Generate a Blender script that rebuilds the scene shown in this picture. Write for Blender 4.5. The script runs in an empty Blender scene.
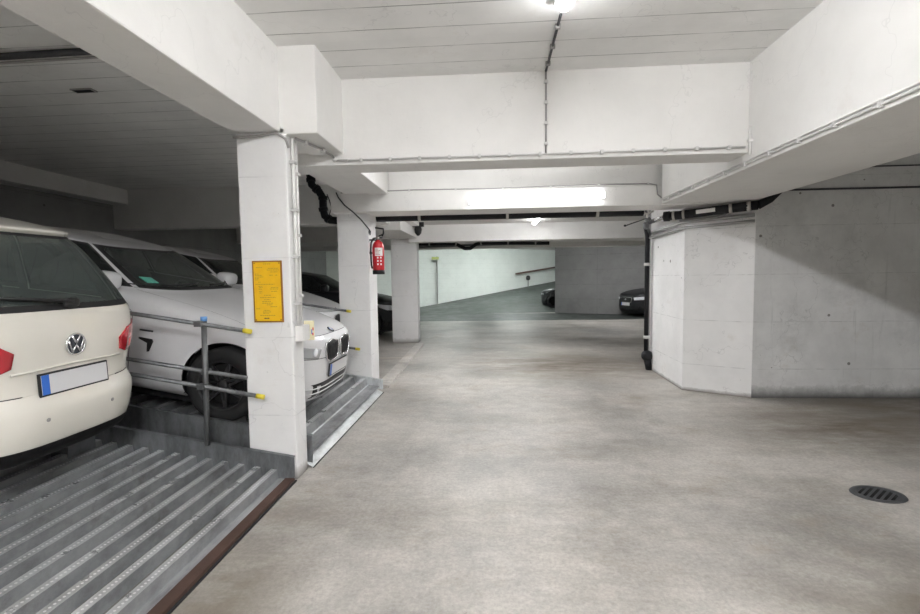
import bpy, bmesh, math, random
from mathutils import Vector, Matrix
from mathutils.bvhtree import BVHTree
random.seed(7)
S = bpy.context.scene
COL = S.collection
PI = math.pi

# ---------------------------------------------------------------- camera, world, exposure
cam = bpy.data.cameras.new('camera'); camo = bpy.data.objects.new('camera', cam); COL.objects.link(camo)
cam.sensor_width = 36.0; cam.lens = 36.0 * 470.0 / 920.0; cam.clip_end = 200
def cam_matrix(yaw, pitch, roll):
    f = Vector((-math.sin(yaw)*math.cos(pitch), math.cos(yaw)*math.cos(pitch), -math.sin(pitch)))
    r = Vector((math.cos(yaw), math.sin(yaw), 0)); u = r.cross(f)
    r2 = r*math.cos(roll)+u*math.sin(roll); u2 = -r*math.sin(roll)+u*math.cos(roll)
    m = Matrix((r2, u2, -f)).transposed().to_4x4(); m.translation = (0, 0, 1.6)
    return m
camo.matrix_world = cam_matrix(.0695, .0656, -.0137)
S.camera = camo
S.view_settings.view_transform = 'Standard'; S.view_settings.look = 'None'
S.view_settings.exposure = 2.65; S.view_settings.gamma = 1.0; S.view_settings.use_curve_mapping = False
W = bpy.data.worlds.new('world'); S.world = W; W.use_nodes = True
W.node_tree.nodes['Background'].inputs[0].default_value = (.9, .95, 1, 1)
W.node_tree.nodes['Background'].inputs[1].default_value = .25
LAMP = 15.0          # emission strength of the fluorescent tubes
FILL_FAR = 23.0
LAMP_BEAM = 2.0
LAMP_BACK = 64.0
LAMP_MID = 4.6
LAMP_SMALL = 5.0

# ---------------------------------------------------------------- materials
def new_mat(name):
    m = bpy.data.materials.new(name); m.use_nodes = True
    nt = m.node_tree; b = nt.nodes['Principled BSDF']
    return m, nt, b
def plain(name, col, rough=.5, metal=0, coat=0, spec=.5):
    m, nt, b = new_mat(name)
    b.inputs['Base Color'].default_value = (*col, 1); b.inputs['Roughness'].default_value = rough
    b.inputs['Metallic'].default_value = metal; b.inputs['Coat Weight'].default_value = coat
    b.inputs['Specular IOR Level'].default_value = spec; b.inputs['Coat Roughness'].default_value = .06
    return m
class NT:
    def __init__(s, nt): s.nt = nt; s.pos = None
    def n(s, t, **k):
        o = s.nt.nodes.new(t)
        for a, v in k.items(): setattr(o, a, v)
        return o
    def l(s, a, b): s.nt.links.new(a, b)
    def geo(s):
        if not s.pos: s.pos = s.n('ShaderNodeNewGeometry').outputs['Position']
        return s.pos
    def val(s, sock, v):
        if hasattr(v, 'is_linked') or hasattr(v, 'links'): s.l(v, sock)
        else: sock.default_value = v
    def math(s, op, a, b=0, c=0, clamp=False):
        o = s.n('ShaderNodeMath', operation=op); o.use_clamp = clamp
        s.val(o.inputs[0], a); s.val(o.inputs[1], b)
        if op in ('MULTIPLY_ADD', 'COMPARE', 'SMOOTH_MIN', 'WRAP'): s.val(o.inputs[2], c)
        return o.outputs[0]
    def xyz(s):
        o = s.n('ShaderNodeSeparateXYZ'); s.l(s.geo(), o.inputs[0]); return o.outputs
    def noise(s, scale, detail=4, rough=.55, stretch=None, off=(0, 0, 0)):
        v = s.geo()
        mp = s.n('ShaderNodeMapping'); s.l(v, mp.inputs[0])
        mp.inputs['Scale'].default_value = stretch or (1, 1, 1); mp.inputs['Location'].default_value = off
        o = s.n('ShaderNodeTexNoise'); s.l(mp.outputs[0], o.inputs['Vector'])
        o.inputs['Scale'].default_value = scale; o.inputs['Detail'].default_value = detail; o.inputs['Roughness'].default_value = rough
        return o.outputs['Fac']
    def ramp(s, f, stops):
        o = s.n('ShaderNodeValToRGB'); s.l(f, o.inputs[0]); e = o.color_ramp.elements
        e[0].position, e[0].color = stops[0][0], (*stops[0][1], 1); e[1].position, e[1].color = stops[1][0], (*stops[1][1], 1)
        for p, c in stops[2:]: q = e.new(p); q.color = (*c, 1)
        return o.outputs[0]
    def mix(s, f, a, b, mode='MIX'):
        o = s.n('ShaderNodeMix', data_type='RGBA', blend_type=mode)
        s.val(o.inputs[0], f)
        for i, v in ((6, a), (7, b)):
            if isinstance(v, tuple): o.inputs[i].default_value = (*v, 1)
            else: s.l(v, o.inputs[i])
        return o.outputs[2]
    def bump(s, h, strength, dist, b):
        o = s.n('ShaderNodeBump'); s.l(h, o.inputs['Height']); o.inputs['Strength'].default_value = strength; o.inputs['Distance'].default_value = dist
        s.l(o.outputs[0], b.inputs['Normal'])
    def line(s, coord, period, width, offset=0):
        # 1 on thin lines every `period`
        a = s.math('ADD', coord, offset + 1000*period)
        a = s.math('DIVIDE', a, period); a = s.math('FRACT', a)
        a = s.math('SUBTRACT', a, .5); a = s.math('ABSOLUTE', a)
        return s.math('GREATER_THAN', a, .5 - width/period/2)
def painted(name, col, var=.07, seams=None, stain=.5, rough=.75, seamcol=.55, dirt=None, holes=False, hseams=None):
    m, nt, b = new_mat(name); T = NT(nt)
    lo = tuple(c*(1-var*1.6) for c in col); hi = tuple(min(1, c*(1+var*.5)) for c in col)
    c = T.ramp(T.noise(1.3, 6, .65), [(.3, lo), (.6, col), (.8, hi)])
    ck = T.math('ABSOLUTE', T.math('SUBTRACT', T.noise(.9, 5, .55, off=(13, 8, 2)), .5))
    ck = T.math('LESS_THAN', ck, .0016)
    c = T.mix(T.math('MULTIPLY', ck, .30*stain), c, tuple(x*.5 for x in col))
    # small specks and scuffs
    sp = T.math('GREATER_THAN', T.noise(26, 3, .7), .72)
    c = T.mix(T.math('MULTIPLY', sp, .35*stain), c, tuple(x*.45 for x in col))
    st = T.ramp(T.noise(2.1, 7, .75, off=(3, 7, 1)), [(.60, (0, 0, 0)), (.78, (1, 1, 1))])
    c = T.mix(T.math('MULTIPLY', st, .45*stain), c, (col[0]*.62, col[1]*.56, col[2]*.48))
    h = T.noise(9, 6, .6)
    X, Y, Z = T.xyz()
    if seams:
        ax, per, off = seams
        wob = T.math('MULTIPLY_ADD', T.noise(3, 3), .016, -.008)
        crd = T.math('ADD', (X, Y, Z)['xyz'.index(ax)], wob)
        ln = T.line(crd, per, .009, off)
        brk = T.ramp(T.noise(2.3, 3, .6, off=(9, 2, 4)), [(.35, (.25,)*3), (.55, (1,)*3)])
        lf = T.math('MULTIPLY', ln, brk)
        c = T.mix(lf, c, tuple(x*seamcol for x in col))
        h = T.math('SUBTRACT', h, T.math('MULTIPLY', ln, .6))
        # each board slightly different
        bd = T.math('FLOOR', T.math('DIVIDE', T.math('ADD', (X, Y, Z)['xyz'.index(ax)], off+per/2), per))
        wn = T.n('ShaderNodeTexWhiteNoise', noise_dimensions='1D'); T.l(bd, wn.inputs['W'])
        c = T.mix(T.math('MULTIPLY', wn.outputs['Value'], .10), c, tuple(x*.7 for x in col))
    if hseams:
        for ax, per, off in hseams:
            ln = T.line(T.math('ADD', (X, Y, Z)['xyz'.index(ax)], T.math('MULTIPLY_ADD', T.noise(5, 2), .01, -.005)), per, .010, off)
            brk = T.ramp(T.noise(6, 3, .7, off=(1, 5, 2)), [(.4, (.1,)*3), (.6, (1,)*3)])
            c = T.mix(T.math('MULTIPLY', ln, brk), c, tuple(x*seamcol for x in col))
            h = T.math('SUBTRACT', h, T.math('MULTIPLY', ln, .4))
    if holes:
        v = T.n('ShaderNodeTexVoronoi'); T.l(T.geo(), v.inputs['Vector']); v.inputs['Scale'].default_value = 2.6
        hl = T.math('LESS_THAN', v.outputs['Distance'], T.math('MULTIPLY', T.noise(1.7, 2, .5, off=(5, 5, 5)), .10))
        c = T.mix(T.math('MULTIPLY', hl, .8), c, (.12, .11, .10))
    if name.startswith('bare'):
        bl = T.ramp(T.noise(1.9, 8, .78, off=(21, 3, 5)), [(.50, (0, 0, 0)), (.70, (1, 1, 1))])
        c = T.mix(T.math('MULTIPLY', bl, .42), c, tuple(x*.55 for x in col))
        sk = T.ramp(T.noise(4.0, 5, .7, stretch=(2.4, 2.4, .18), off=(2, 2, 0)), [(.60, (0, 0, 0)), (.70, (1, 1, 1))])
        c = T.mix(T.math('MULTIPLY', sk, .35), c, tuple(x*.5 for x in col))
    if dirt:                       # grime band just above the floor, ragged
        z0, dc = dirt
        n = T.math('MULTIPLY', T.noise(5, 6, .75, off=(4, 4, 4)), z0*2.2)
        d = T.math('LESS_THAN', Z, n)
        f = T.math('SUBTRACT', 1, T.math('DIVIDE', Z, T.math('ADD', n, .01)), clamp=True)
        c = T.mix(T.math('MULTIPLY', T.math('MULTIPLY', d, f), .9), c, dc)
    T.l(c, b.inputs['Base Color']); b.inputs['Roughness'].default_value = rough
    b.inputs['Specular IOR Level'].default_value = .3
    T.bump(h, .16, .02, b)
    return m
M = {}
M['white'] = painted('white_painted_concrete', (.80, .79, .77), .05)
M['column'] = painted('white_painted_column', (.84, .835, .83), .06, stain=.9, dirt=(.10, (.22, .20, .18)), hseams=[('z', .62, .1)], seamcol=.8)
M['ceiling'] = painted('board_marked_ceiling', (.84, .835, .82), .08, seams=('y', .275, -.085), stain=.7, seamcol=.38)
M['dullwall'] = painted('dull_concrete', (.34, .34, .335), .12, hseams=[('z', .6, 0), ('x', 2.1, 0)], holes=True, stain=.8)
M['barewall'] = painted('bare_grey_concrete', (.72, .72, .715), .13, holes=True, stain=1.2, hseams=[('z', .6, .23), ('x', 3.1, -.10)], dirt=(.14, (.04, .04, .036)), seamcol=.72)
M['whitewall'] = painted('white_corner_wall', (.87, .865, .86), .07, holes=True, stain=1.0, hseams=[('z', .6, .23)], dirt=(.045, (.16, .14, .12)), seamcol=.72)
M['blockwall'] = painted('white_block_wall', (.80, .83, .80), .05, stain=.8, hseams=[('z', .25, 0)], seamcol=.82)

def mat_floor(name, base, dark, dots=True):
    m, nt, b = new_mat(name); T = NT(nt)
    big = T.noise(.55, 7, .62)
    c = T.ramp(big, [(.34, tuple(x*.62 for x in base)), (.48, base), (.64, tuple(min(1, x*1.32) for x in base))])
    st = T.ramp(T.noise(1.0, 6, .7, stretch=(.35, 1.2, 1), off=(2, 5, 0)), [(.48, (0, 0, 0)), (.72, (1, 1, 1))])
    c = T.mix(T.math('MULTIPLY', st, .55), c, dark)
    fine = T.ramp(T.noise(38, 4, .75), [(.35, (.80,)*3), (.65, (1.08,)*3)])
    c = T.mix(1.0, c, fine, 'MULTIPLY')
    med = T.ramp(T.noise(5.5, 6, .75, off=(7, 1, 0)), [(.35, (.84,)*3), (.62, (1.05,)*3)])
    c = T.mix(1.0, c, med, 'MULTIPLY')
    br = T.ramp(T.noise(1.6, 5, .7, off=(11, 3, 0)), [(.55, (0, 0, 0)), (.75, (1, 1, 1))])
    c = T.mix(T.math('MULTIPLY', br, .5), c, (dark[0]*1.1, dark[1]*.95, dark[2]*.78))
    if name.startswith('worn'):      # dirty trodden areas, ragged edges
        X, Y, Z = T.xyz()
        for (cx, cy, rx, ry, k) in ((1.1, 8.4, 2.6, 1.6, .55), (3.6, 4.9, 1.8, 1.1, .55), (2.4, 2.3, 1.3, .6, .40), (-1.35, 1.6, .5, 2.2, .45), (5, 5.6, 2.5, 1.0, .6)):
            a = T.math('DIVIDE', T.math('SUBTRACT', X, cx), rx); e = T.math('DIVIDE', T.math('SUBTRACT', Y, cy), ry)
            d = T.math('SQRT', T.math('ADD', T.math('MULTIPLY', a, a), T.math('MULTIPLY', e, e)))
            f = T.math('MULTIPLY', T.math('SUBTRACT', 1, d, clamp=True), 2.2)
            f = T.math('MULTIPLY', f, T.ramp(T.noise(1.5, 7, .72, stretch=(.5, 1.4, 1), off=(cx, cy, 3)), [(.34, (.1,)*3), (.58, (1.0,)*3)]))
            c = T.mix(T.math('MULTIPLY', f, k, clamp=True), c, (.15, .122, .092))
        sp = T.math('GREATER_THAN', T.noise(17, 4, .75, off=(31, 3, 0)), .70)
        c = T.mix(T.math('MULTIPLY', sp, .35), c, (.13, .11, .09))
    T.l(c, b.inputs['Base Color'])
    r = T.ramp(T.noise(2.2, 5, .6), [(.3, (.38,)*3), (.7, (.62,)*3)])
    T.l(r, b.inputs['Roughness']); b.inputs['Specular IOR Level'].default_value = .4
    T.bump(T.noise(30, 6, .7), .22, .01, b)
    return m
M['floor'] = mat_floor('worn_concrete_floor', (.46, .437, .405), (.235, .205, .165))
M['ramp'] = mat_floor('grey_green_ramp', (.085, .097, .09), (.05, .055, .052))
M['curb'] = mat_floor('curb_concrete', (.60, .57, .53), (.35, .32, .29))

def mat_galv(name, col, rough, rust=.0, dots=False):
    m, nt, b = new_mat(name); T = NT(nt)
    c = T.ramp(T.noise(3.5, 6, .7, stretch=(3, .7, 1)), [(.3, tuple(x*.55 for x in col)), (.55, col), (.8, tuple(min(1, x*1.35) for x in col))])
    st = T.ramp(T.noise(2.4, 6, .75, off=(6, 2, 1)), [(.55, (0, 0, 0)), (.72, (1, 1, 1))])
    c = T.mix(T.math('MULTIPLY', st, rust), c, (.10, .07, .045))
    h = T.noise(16, 4, .6)
    if dots:
        tc = T.n('ShaderNodeTexCoord'); sx = T.n('ShaderNodeSeparateXYZ'); T.l(tc.outputs['UV'], sx.inputs[0])
        u, v = sx.outputs[0], sx.outputs[1]       # u across the profile (metres), v along the rib
        def cell(w, per): return T.math('SUBTRACT', T.math('FRACT', T.math('DIVIDE', w, per)), .5)
        a = T.math('MULTIPLY', cell(v, .024), .024); bb = T.math('MULTIPLY', T.math('ABSOLUTE', T.math('SUBTRACT', u, 0)), 1)
        d = T.math('SQRT', T.math('ADD', T.math('MULTIPLY', a, a), T.math('MULTIPLY', bb, bb)))
        dot = T.math('LESS_THAN', d, .0062)
        c = T.mix(T.math('MULTIPLY', dot, .85), c, (1, 1, 1))
        h = T.math('ADD', h, T.math('MULTIPLY', dot, 1.5))
    T.l(c, b.inputs['Base Color']); b.inputs['Metallic'].default_value = .5
    r = T.ramp(T.noise(6, 5, .6), [(.3, (rough*.75,)*3), (.7, (rough*1.3,)*3)]); T.l(r, b.inputs['Roughness'])
    T.bump(h, .25, .004, b)
    return m
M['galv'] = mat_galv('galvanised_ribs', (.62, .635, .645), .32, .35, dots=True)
M['galv_side'] = mat_galv('galvanised_rib_sides_shaded', (.38, .39, .40), .42, .5)  # same steel as the tops, darkened: side shading put into the colour
M['galv_valley'] = mat_galv('grimy_shaded_rib_valleys', (.20, .20, .195), .55, .8)  # grime and rust, with the shade between ribs painted in
M['galv_clean'] = mat_galv('galvanised_plate', (.62, .64, .65), .42, .25)
M['galv_dark'] = mat_galv('dark_weathered_steel', (.22, .23, .24), .5, .5)
M['pipe_steel'] = mat_galv('steel_tube', (.17, .175, .18), .4, .2)
M['rust'] = painted('rusty_brown_edge', (.10, .058, .045), .35, stain=1, rough=.7)
M['black'] = plain('black_plastic', (.012, .012, .013), .45)
M['rubber'] = plain('rubber', (.015, .015, .016), .75)
M['blackpipe'] = plain('black_cast_iron_pipe', (.012, .0125, .015), .55, spec=.3)
M['rimdark'] = plain('dark_alloy_rim', (.05, .05, .053), .35, .4)
M['chrome'] = plain('chrome', (.75, .75, .76), .15, 1)
M['steelband'] = plain('steel_band', (.55, .53, .5), .35, 1)
M['greymetal'] = plain('grey_cable_tray', (.42, .42, .42), .45, .4)
M['conduit'] = plain('grey_white_conduit', (.62, .61, .60), .5)
M['conduit_dark'] = plain('grey_conduit', (.33, .32, .31), .5)
M['conduit_white'] = plain('white_conduit', (.78, .77, .75), .5)
M['cable'] = plain('dark_cable', (.04, .04, .045), .5)
M['yellowtip'] = plain('yellow_cap', (.75, .62, .05), .5)
M['bluecap'] = plain('blue_clamp', (.15, .35, .7), .5)
M['red'] = plain('extinguisher_red', (.62, .02, .03), .35, coat=.3)
M['whitelabel'] = plain('white_label', (.85, .84, .82), .5)
M['greylabel'] = plain('grey_lettering', (.45, .12, .12), .5)
M['lining'] = plain('dark_interior', (.03, .03, .032), .8)
M['seat'] = plain('dark_upholstery', (.07, .072, .075), .8)
M['tan'] = plain('grey_upholstery', (.14, .15, .15), .8)
M['plate'] = plain('blurred_plate_grey', (.62, .62, .63), .4)
M['plateblue'] = plain('plate_blue', (.03, .14, .55), .4)
M['emblemblue'] = plain('emblem_blue', (.03, .17, .6), .3)
M['emblemwhite'] = plain('emblem_white', (.9, .9, .9), .3)
M['emblemdark'] = plain('emblem_dark', (.05, .055, .065), .25)
M['orange'] = plain('orange_reflector', (.8, .25, .03), .3)
M['sticker'] = plain('green_sticker', (.12, .45, .36), .5)
M['paintline'] = plain('pale_floor_paint', (.52, .48, .43), .6)
M['drain'] = plain('dark_cast_iron', (.065, .068, .072), .5, .2)
M['pit'] = plain('black_pit', (.004, .004, .004), .9)
M['handrail'] = plain('brown_handrail', (.13, .075, .06), .5)
M['lamphousing'] = plain('lamp_housing', (.75, .75, .75), .4)
M['greenbox'] = plain('green_yellow_sign', (.45, .5, .15), .5)

def carpaint(name, col, metal=0):
    m, nt, b = new_mat(name); T = NT(nt)
    c = T.ramp(T.noise(2.5, 5, .6), [(.3, tuple(x*.94 for x in col)), (.7, col)])
    T.l(c, b.inputs['Base Color'])
    b.inputs['Metallic'].default_value = metal
    b.inputs['Roughness'].default_value = .38; b.inputs['Coat Weight'].default_value = .7 if col[0] > .1 else .25; b.inputs['Coat Roughness'].default_value = .06
    return m
M['cream'] = carpaint('cream_white_car_paint', (.70, .675, .61))
M['bmwwhite'] = carpaint('white_car_paint', (.74, .74, .75))
M['silver'] = carpaint('pale_silver_car_paint', (.74, .74, .75))
M['blackpaint'] = carpaint('black_car_paint', (.010, .011, .014))
def glass(name, tint, painted_sheen=.16):
    m, nt, b = new_mat(name); T = NT(nt); nt.nodes.remove(b)
    tr = T.n('ShaderNodeBsdfTransparent'); tr.inputs[0].default_value = (*tint, 1)
    du = T.n('ShaderNodeBsdfDiffuse'); du.inputs[0].default_value = (.30, .36, .34, 1); m0 = T.n('ShaderNodeMixShader'); m0.inputs[0].default_value = painted_sheen; T.l(tr.outputs[0], m0.inputs[1]); T.l(du.outputs[0], m0.inputs[2])  # pale diffuse layer stands in for garage reflections on the glass
    gl = T.n('ShaderNodeBsdfGlossy'); gl.inputs['Roughness'].default_value = .03; gl.inputs[0].default_value = (.9, .95, .93, 1)
    fr = T.n('ShaderNodeFresnel'); fr.inputs[0].default_value = 1.75
    mx = T.n('ShaderNodeMixShader'); T.l(fr.outputs[0], mx.inputs[0]); T.l(m0.outputs[0], mx.inputs[1]); T.l(gl.outputs[0], mx.inputs[2])
    T.l(mx.outputs[0], nt.nodes['Material Output'].inputs['Surface'])
    return m
M['glass'] = glass('car_glass', (.42, .47, .45))
M['darkglass'] = glass('tinted_car_glass', (.10, .11, .12), .02)
def lens(name, col, rough=.12):
    m = plain(name, col, rough, coat=1); return m
M['redlens'] = lens('red_lamp_lens', (.42, .02, .03))
M['pinklens'] = lens('pale_red_lamp_lens', (.50, .16, .15))
M['headlens'] = lens('headlamp_lens', (.42, .43, .44), .1)
M['headdark'] = lens('headlamp_dark', (.06, .065, .07), .1)
M['headbright'] = lens('headlamp_bright', (.8, .82, .85), .1)
def emis(name, strength, col=(.985, .99, 1)):
    m, nt, b = new_mat(name); nt.nodes.remove(b)
    e = nt.nodes.new('ShaderNodeEmission'); e.inputs[0].default_value = (*col, 1); e.inputs[1].default_value = strength
    nt.links.new(e.outputs[0], nt.nodes['Material Output'].inputs['Surface']); return m
M['lamp'] = emis('fluorescent_light', LAMP)
M['lampbeam'] = emis('fluorescent_light_beam', LAMP_BEAM)
M['fillmid'] = emis('fill_light_second', 17.0)
M['fillblock'] = emis('fill_light_block', 13.0)
M['lampsmall'] = emis('fluorescent_light_small', LAMP_SMALL)
M['lampback'] = emis('fluorescent_light_lane', LAMP_BACK)
M['lampmid'] = emis('fluorescent_light_recess', LAMP_MID)
M['fillfar'] = emis('fill_light_cool', FILL_FAR, (.93, 1, .97))
def mat_sign():
    m, nt, b = new_mat('yellow_notice'); T = NT(nt)
    c = T.ramp(T.noise(7, 6, .7), [(.3, (.78, .42, .008)), (.6, (.86, .52, .012)), (.8, (.88, .58, .03))])
    T.l(c, b.inputs['Base Color']); b.inputs['Roughness'].default_value = .4; return m
M['sign'] = mat_sign()
M['signborder'] = painted('sign_rust_border', (.36, .15, .03), .3, stain=1, rough=.6)
M['signtext'] = plain('faded_print', (.42, .25, .03), .6)
M['signtextdark'] = plain('dark_print', (.06, .04, .02), .6)

# ---------------------------------------------------------------- mesh helpers
def link(name, bm, mats, parent=None, smooth=False, loc=None):
    me = bpy.data.meshes.new(name)
    bm.normal_update()
    bm.to_mesh(me); bm.free()
    if not isinstance(mats, (list, tuple)): mats = [mats]
    for m in mats: me.materials.append(m)
    if smooth:
        me.polygons.foreach_set('use_smooth', [True]*len(me.polygons))
    o = bpy.data.objects.new(name, me); COL.objects.link(o)
    if parent is not None: o.parent = parent
    if loc is not None: o.location = loc
    return o
def empty(name, label, cat, loc=(0, 0, 0), rot=(0, 0, 0), group=None):
    o = bpy.data.objects.new(name, None); COL.objects.link(o); o.empty_display_size = .1
    o.location = loc; o.rotation_euler = rot
    return tag(o, label, cat, group)
def tag(o, label, cat, group=None):
    o['label'] = label; o['category'] = cat
    if group: o['group'] = group
    return o
def struct(o, label=None):
    o['kind'] = 'structure'
    if label: o['label'] = label
    return o
def box(bm, lo, hi, mi=0, bevel=0, mat=None):
    x0, y0, z0 = lo; x1, y1, z1 = hi
    vs = [bm.verts.new(v) for v in ((x0,y0,z0),(x1,y0,z0),(x1,y1,z0),(x0,y1,z0),(x0,y0,z1),(x1,y0,z1),(x1,y1,z1),(x0,y1,z1))]
    fs = []
    for q in ((0,3,2,1),(4,5,6,7),(0,1,5,4),(1,2,6,5),(2,3,7,6),(3,0,4,7)):
        f = bm.faces.new([vs[i] for i in q]); f.material_index = mi; fs.append(f)
    if bevel:
        es = list({e for f in fs for e in f.edges})
        r = bmesh.ops.bevel(bm, geom=es, offset=bevel, segments=2, affect='EDGES', profile=.6)
        vs = list({v for f in r['faces'] for v in f.verts} | {v for v in vs if v.is_valid})
    if mat is not None:
        for v in vs: v.co = mat @ v.co
    return vs
def prism(bm, pts, z0, z1, mi=0):
    n = len(pts)
    a = [bm.verts.new((p[0], p[1], z0)) for p in pts]; b = [bm.verts.new((p[0], p[1], z1)) for p in pts]
    f = bm.faces.new(a[::-1]); g = bm.faces.new(b); f.material_index = g.material_index = mi
    for i in range(n):
        h = bm.faces.new((a[i], a[(i+1) % n], b[(i+1) % n], b[i])); h.material_index = mi
def tube(bm, pts, r, seg=10, mi=0, cap=True, closed=False):
    pts = [Vector(p) for p in pts]; n = len(pts); rings = []
    up = None
    for i, p in enumerate(pts):
        if closed: d = pts[(i+1) % n]-pts[i-1]
        else: d = (pts[min(i+1, n-1)]-pts[max(i-1, 0)])
        d.normalize()
        if up is None: up = Vector((0, 0, 1)) if abs(d.z) < .9 else Vector((1, 0, 0))
        s = d.cross(up)
        if s.length < 1e-4: s = d.orthogonal()
        s.normalize(); up = s.cross(d).normalized()
        rr = r[i] if isinstance(r, (list, tuple)) else r
        rings.append([bm.verts.new(p+(s*math.cos(2*PI*k/seg)+up*math.sin(2*PI*k/seg))*rr) for k in range(seg)])
    m = n if closed else n-1
    for i in range(m):
        a, b = rings[i], rings[(i+1) % n]
        for k in range(seg):
            f = bm.faces.new((a[k], a[(k+1) % seg], b[(k+1) % seg], b[k])); f.material_index = mi; f.smooth = True
    if cap and not closed:
        f = bm.faces.new(rings[0][::-1]); g = bm.faces.new(rings[-1]); f.material_index = g.material_index = mi
def lathe(bm, prof, axis='z', seg=32, mi=0, center=(0, 0, 0), smooth=True, cap=True):
    # prof: (radius, height)
    c = Vector(center); rings = []
    def pt(r, h, a):
        x, y = r*math.cos(a), r*math.sin(a)
        return c+(Vector((x, y, h)) if axis == 'z' else Vector((x, h, y)) if axis == 'y' else Vector((h, x, y)))
    for r, h in prof:
        rings.append([bm.verts.new(pt(max(r, 1e-5), h, 2*PI*k/seg)) for k in range(seg)])
    for a, b in zip(rings, rings[1:]):
        for k in range(seg):
            f = bm.faces.new((a[k], a[(k+1) % seg], b[(k+1) % seg], b[k])); f.material_index = mi; f.smooth = smooth
    if cap and prof[0][0] > 1e-4: bm.faces.new(rings[0][::-1]).material_index = mi
    if cap and prof[-1][0] > 1e-4: bm.faces.new(rings[-1]).material_index = mi
def superell(bm, c, r, e=.5, seg=20, rings=12, mi=0, mat=None):
    # rounded box-like ellipsoid
    def sp(v, e): return math.copysign(abs(v)**e, v)
    g = []
    for i in range(rings+1):
        ph = -PI/2+PI*i/rings; row = []
        for k in range(seg):
            th = 2*PI*k/seg
            p = Vector((c[0]+r[0]*sp(math.cos(ph), e)*sp(math.cos(th), e), c[1]+r[1]*sp(math.cos(ph), e)*sp(math.sin(th), e), c[2]+r[2]*sp(math.sin(ph), e)))
            if mat is not None: p = mat @ p
            row.append(bm.verts.new(p))
        g.append(row)
    for i in range(rings):
        for k in range(seg):
            f = bm.faces.new((g[i][k], g[i][(k+1) % seg], g[i+1][(k+1) % seg], g[i+1][k])); f.material_index = mi; f.smooth = True
def BX(name, lo, hi, mat, parent=None, bevel=0):
    bm = bmesh.new(); box(bm, lo, hi, bevel=bevel); return link(name, bm, mat, parent)
def SB(name, lo, hi, mat, label=None, bevel=.012):
    return struct(BX(name, lo, hi, mat, bevel=bevel), label)

# ================================================================ STRUCTURE
CE = 3.34          # main ceiling
XL = -7.3          # back wall of the parking bays
# floor
bm = bmesh.new(); box(bm, (XL-.3, -9, -.3), (16, 30, 0)); struct(link('floor', bm, M['floor']), 'worn mottled beige grey concrete garage floor')
# ramp in the far background rising to the right
bm = bmesh.new(); NU, NV = 20, 16; g = []
for i in range(NU+1):
    row = []
    for j in range(NV+1):
        u, v = i/NU*1.5, j/NV
        a = Vector((-4.2, 19.2, 0)).lerp(Vector((2.9, 20.3, 0)), u); b = Vector((-4.2, 22.9, 0)).lerp(Vector((3.9, 28.2, 1.25)), u)
        p = a.lerp(b, v); p.z = max(.004, p.z if u <= 1 else p.z); row.append(bm.verts.new(p))
    g.append(row)
for i in range(NU):
    for j in range(NV): bm.faces.new((g[i][j], g[i+1][j], g[i+1][j+1], g[i][j+1]))
rim = [g[i][0] for i in range(NU+1)]
r = bmesh.ops.extrude_face_region(bm, geom=bm.faces[:]); 
for v in [e for e in r['geom'] if isinstance(e, bmesh.types.BMVert)]: v.co.z += .004
for v in bm.verts: pass
struct(link('floor_ramp', bm, M['ramp'], smooth=False), 'dark grey green ramp rising to the right in the far background')
bm = bmesh.new(); prism(bm, [(-5, 16.6), (6.5, 16.9), (7, 19.8), (-5, 19.8)], 0, .004); struct(link('floor_asphalt', bm, M['ramp']), 'dark asphalt strip in front of the far ramp')
# ceilings
SB('ceiling', (XL-.3, -9, CE), (16, 6.95, CE+.3), M['ceiling'], 'white board marked concrete ceiling')
SB('ceiling_left', (XL-.3, 6.95, CE), (-1.95, 13.1, CE+.3), M['ceiling'], 'dim board marked ceiling over the left bays')
SB('ceiling_middle', (-1.95, 6.75, 2.80), (16, 13.1, 3.6), M['white'], 'lower white ceiling beyond the lamp beam')
SB('ceiling_rear', (XL-.3, 13.1, 2.62), (16, 15.25, 3.6), M['white'], 'low white ceiling before the far ramp area')
SB('ceiling_far', (XL-.3, 15.25, 3.05), (16, 33, 3.6), M['white'], 'low white ceiling over the far ramp area')
# beams
SB('ceiling_beam_left', (-1.96, -9, 2.71), (-1.60, 13.1, CE+.1), M['white'], 'long white beam above the left columns')
SB('ceiling_beam_haunch', (-1.62, 3.55, 2.695), (-1.31, 4.4, CE+.1), M['white'], 'boxed white haunch beside the left beam')
SB('ceiling_beam_haunch', (-1.62, 4.4, 2.695), (-1.37, 6.3, CE+.1), M['white'], 'haunch continuing behind the front beam')
SB('ceiling_beam_front', (-1.94, 4.18, 2.60), (2.4, 4.52, CE+.1), M['white'], 'deep white cross beam nearest the camera')
SB('ceiling_beam_right', (2.15, -9, 2.475), (3.22, 6.2, CE+.1), M['white'], 'broad white beam on the right of the lane')
bm = bmesh.new(); box(bm, (-2.15, 6.22, 2.47), (3.3, 6.74, 2.72), bevel=.01); box(bm, (-1.95, 6.36, 2.70), (3.3, 6.74, CE+.1), bevel=.01)
struct(link('ceiling_beam_lamp', bm, M['white']), 'stepped white cross beam carrying the lit tube lamp')
SB('ceiling_beam_rear', (-1.95, 11.0, 2.41), (6, 11.4, 3.0), M['white'], 'rear white cross beam above the third column')
SB('ceiling_beam_stub', (-2.6, 9.0, 2.50), (-1.75, 11.1, 2.84), M['white'], 'short white beam stub over the third column')
SB('ceiling_beam_lip', (-7, 15.0, 2.47), (11.9, 15.25, 2.7), M['white'], 'thin white beam edge before the ramp area')
SB('ceiling_beam_bays', (XL, 8.7, 2.60), (-1.96, 9.05, CE+.1), M['white'], 'dim cross beam over the left bays')
SB('ceiling_beam_back', (XL, -9, 3.06), (-6.98, 8.75, CE+.1), M['white'], 'low dim beam along the back wall')
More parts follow.
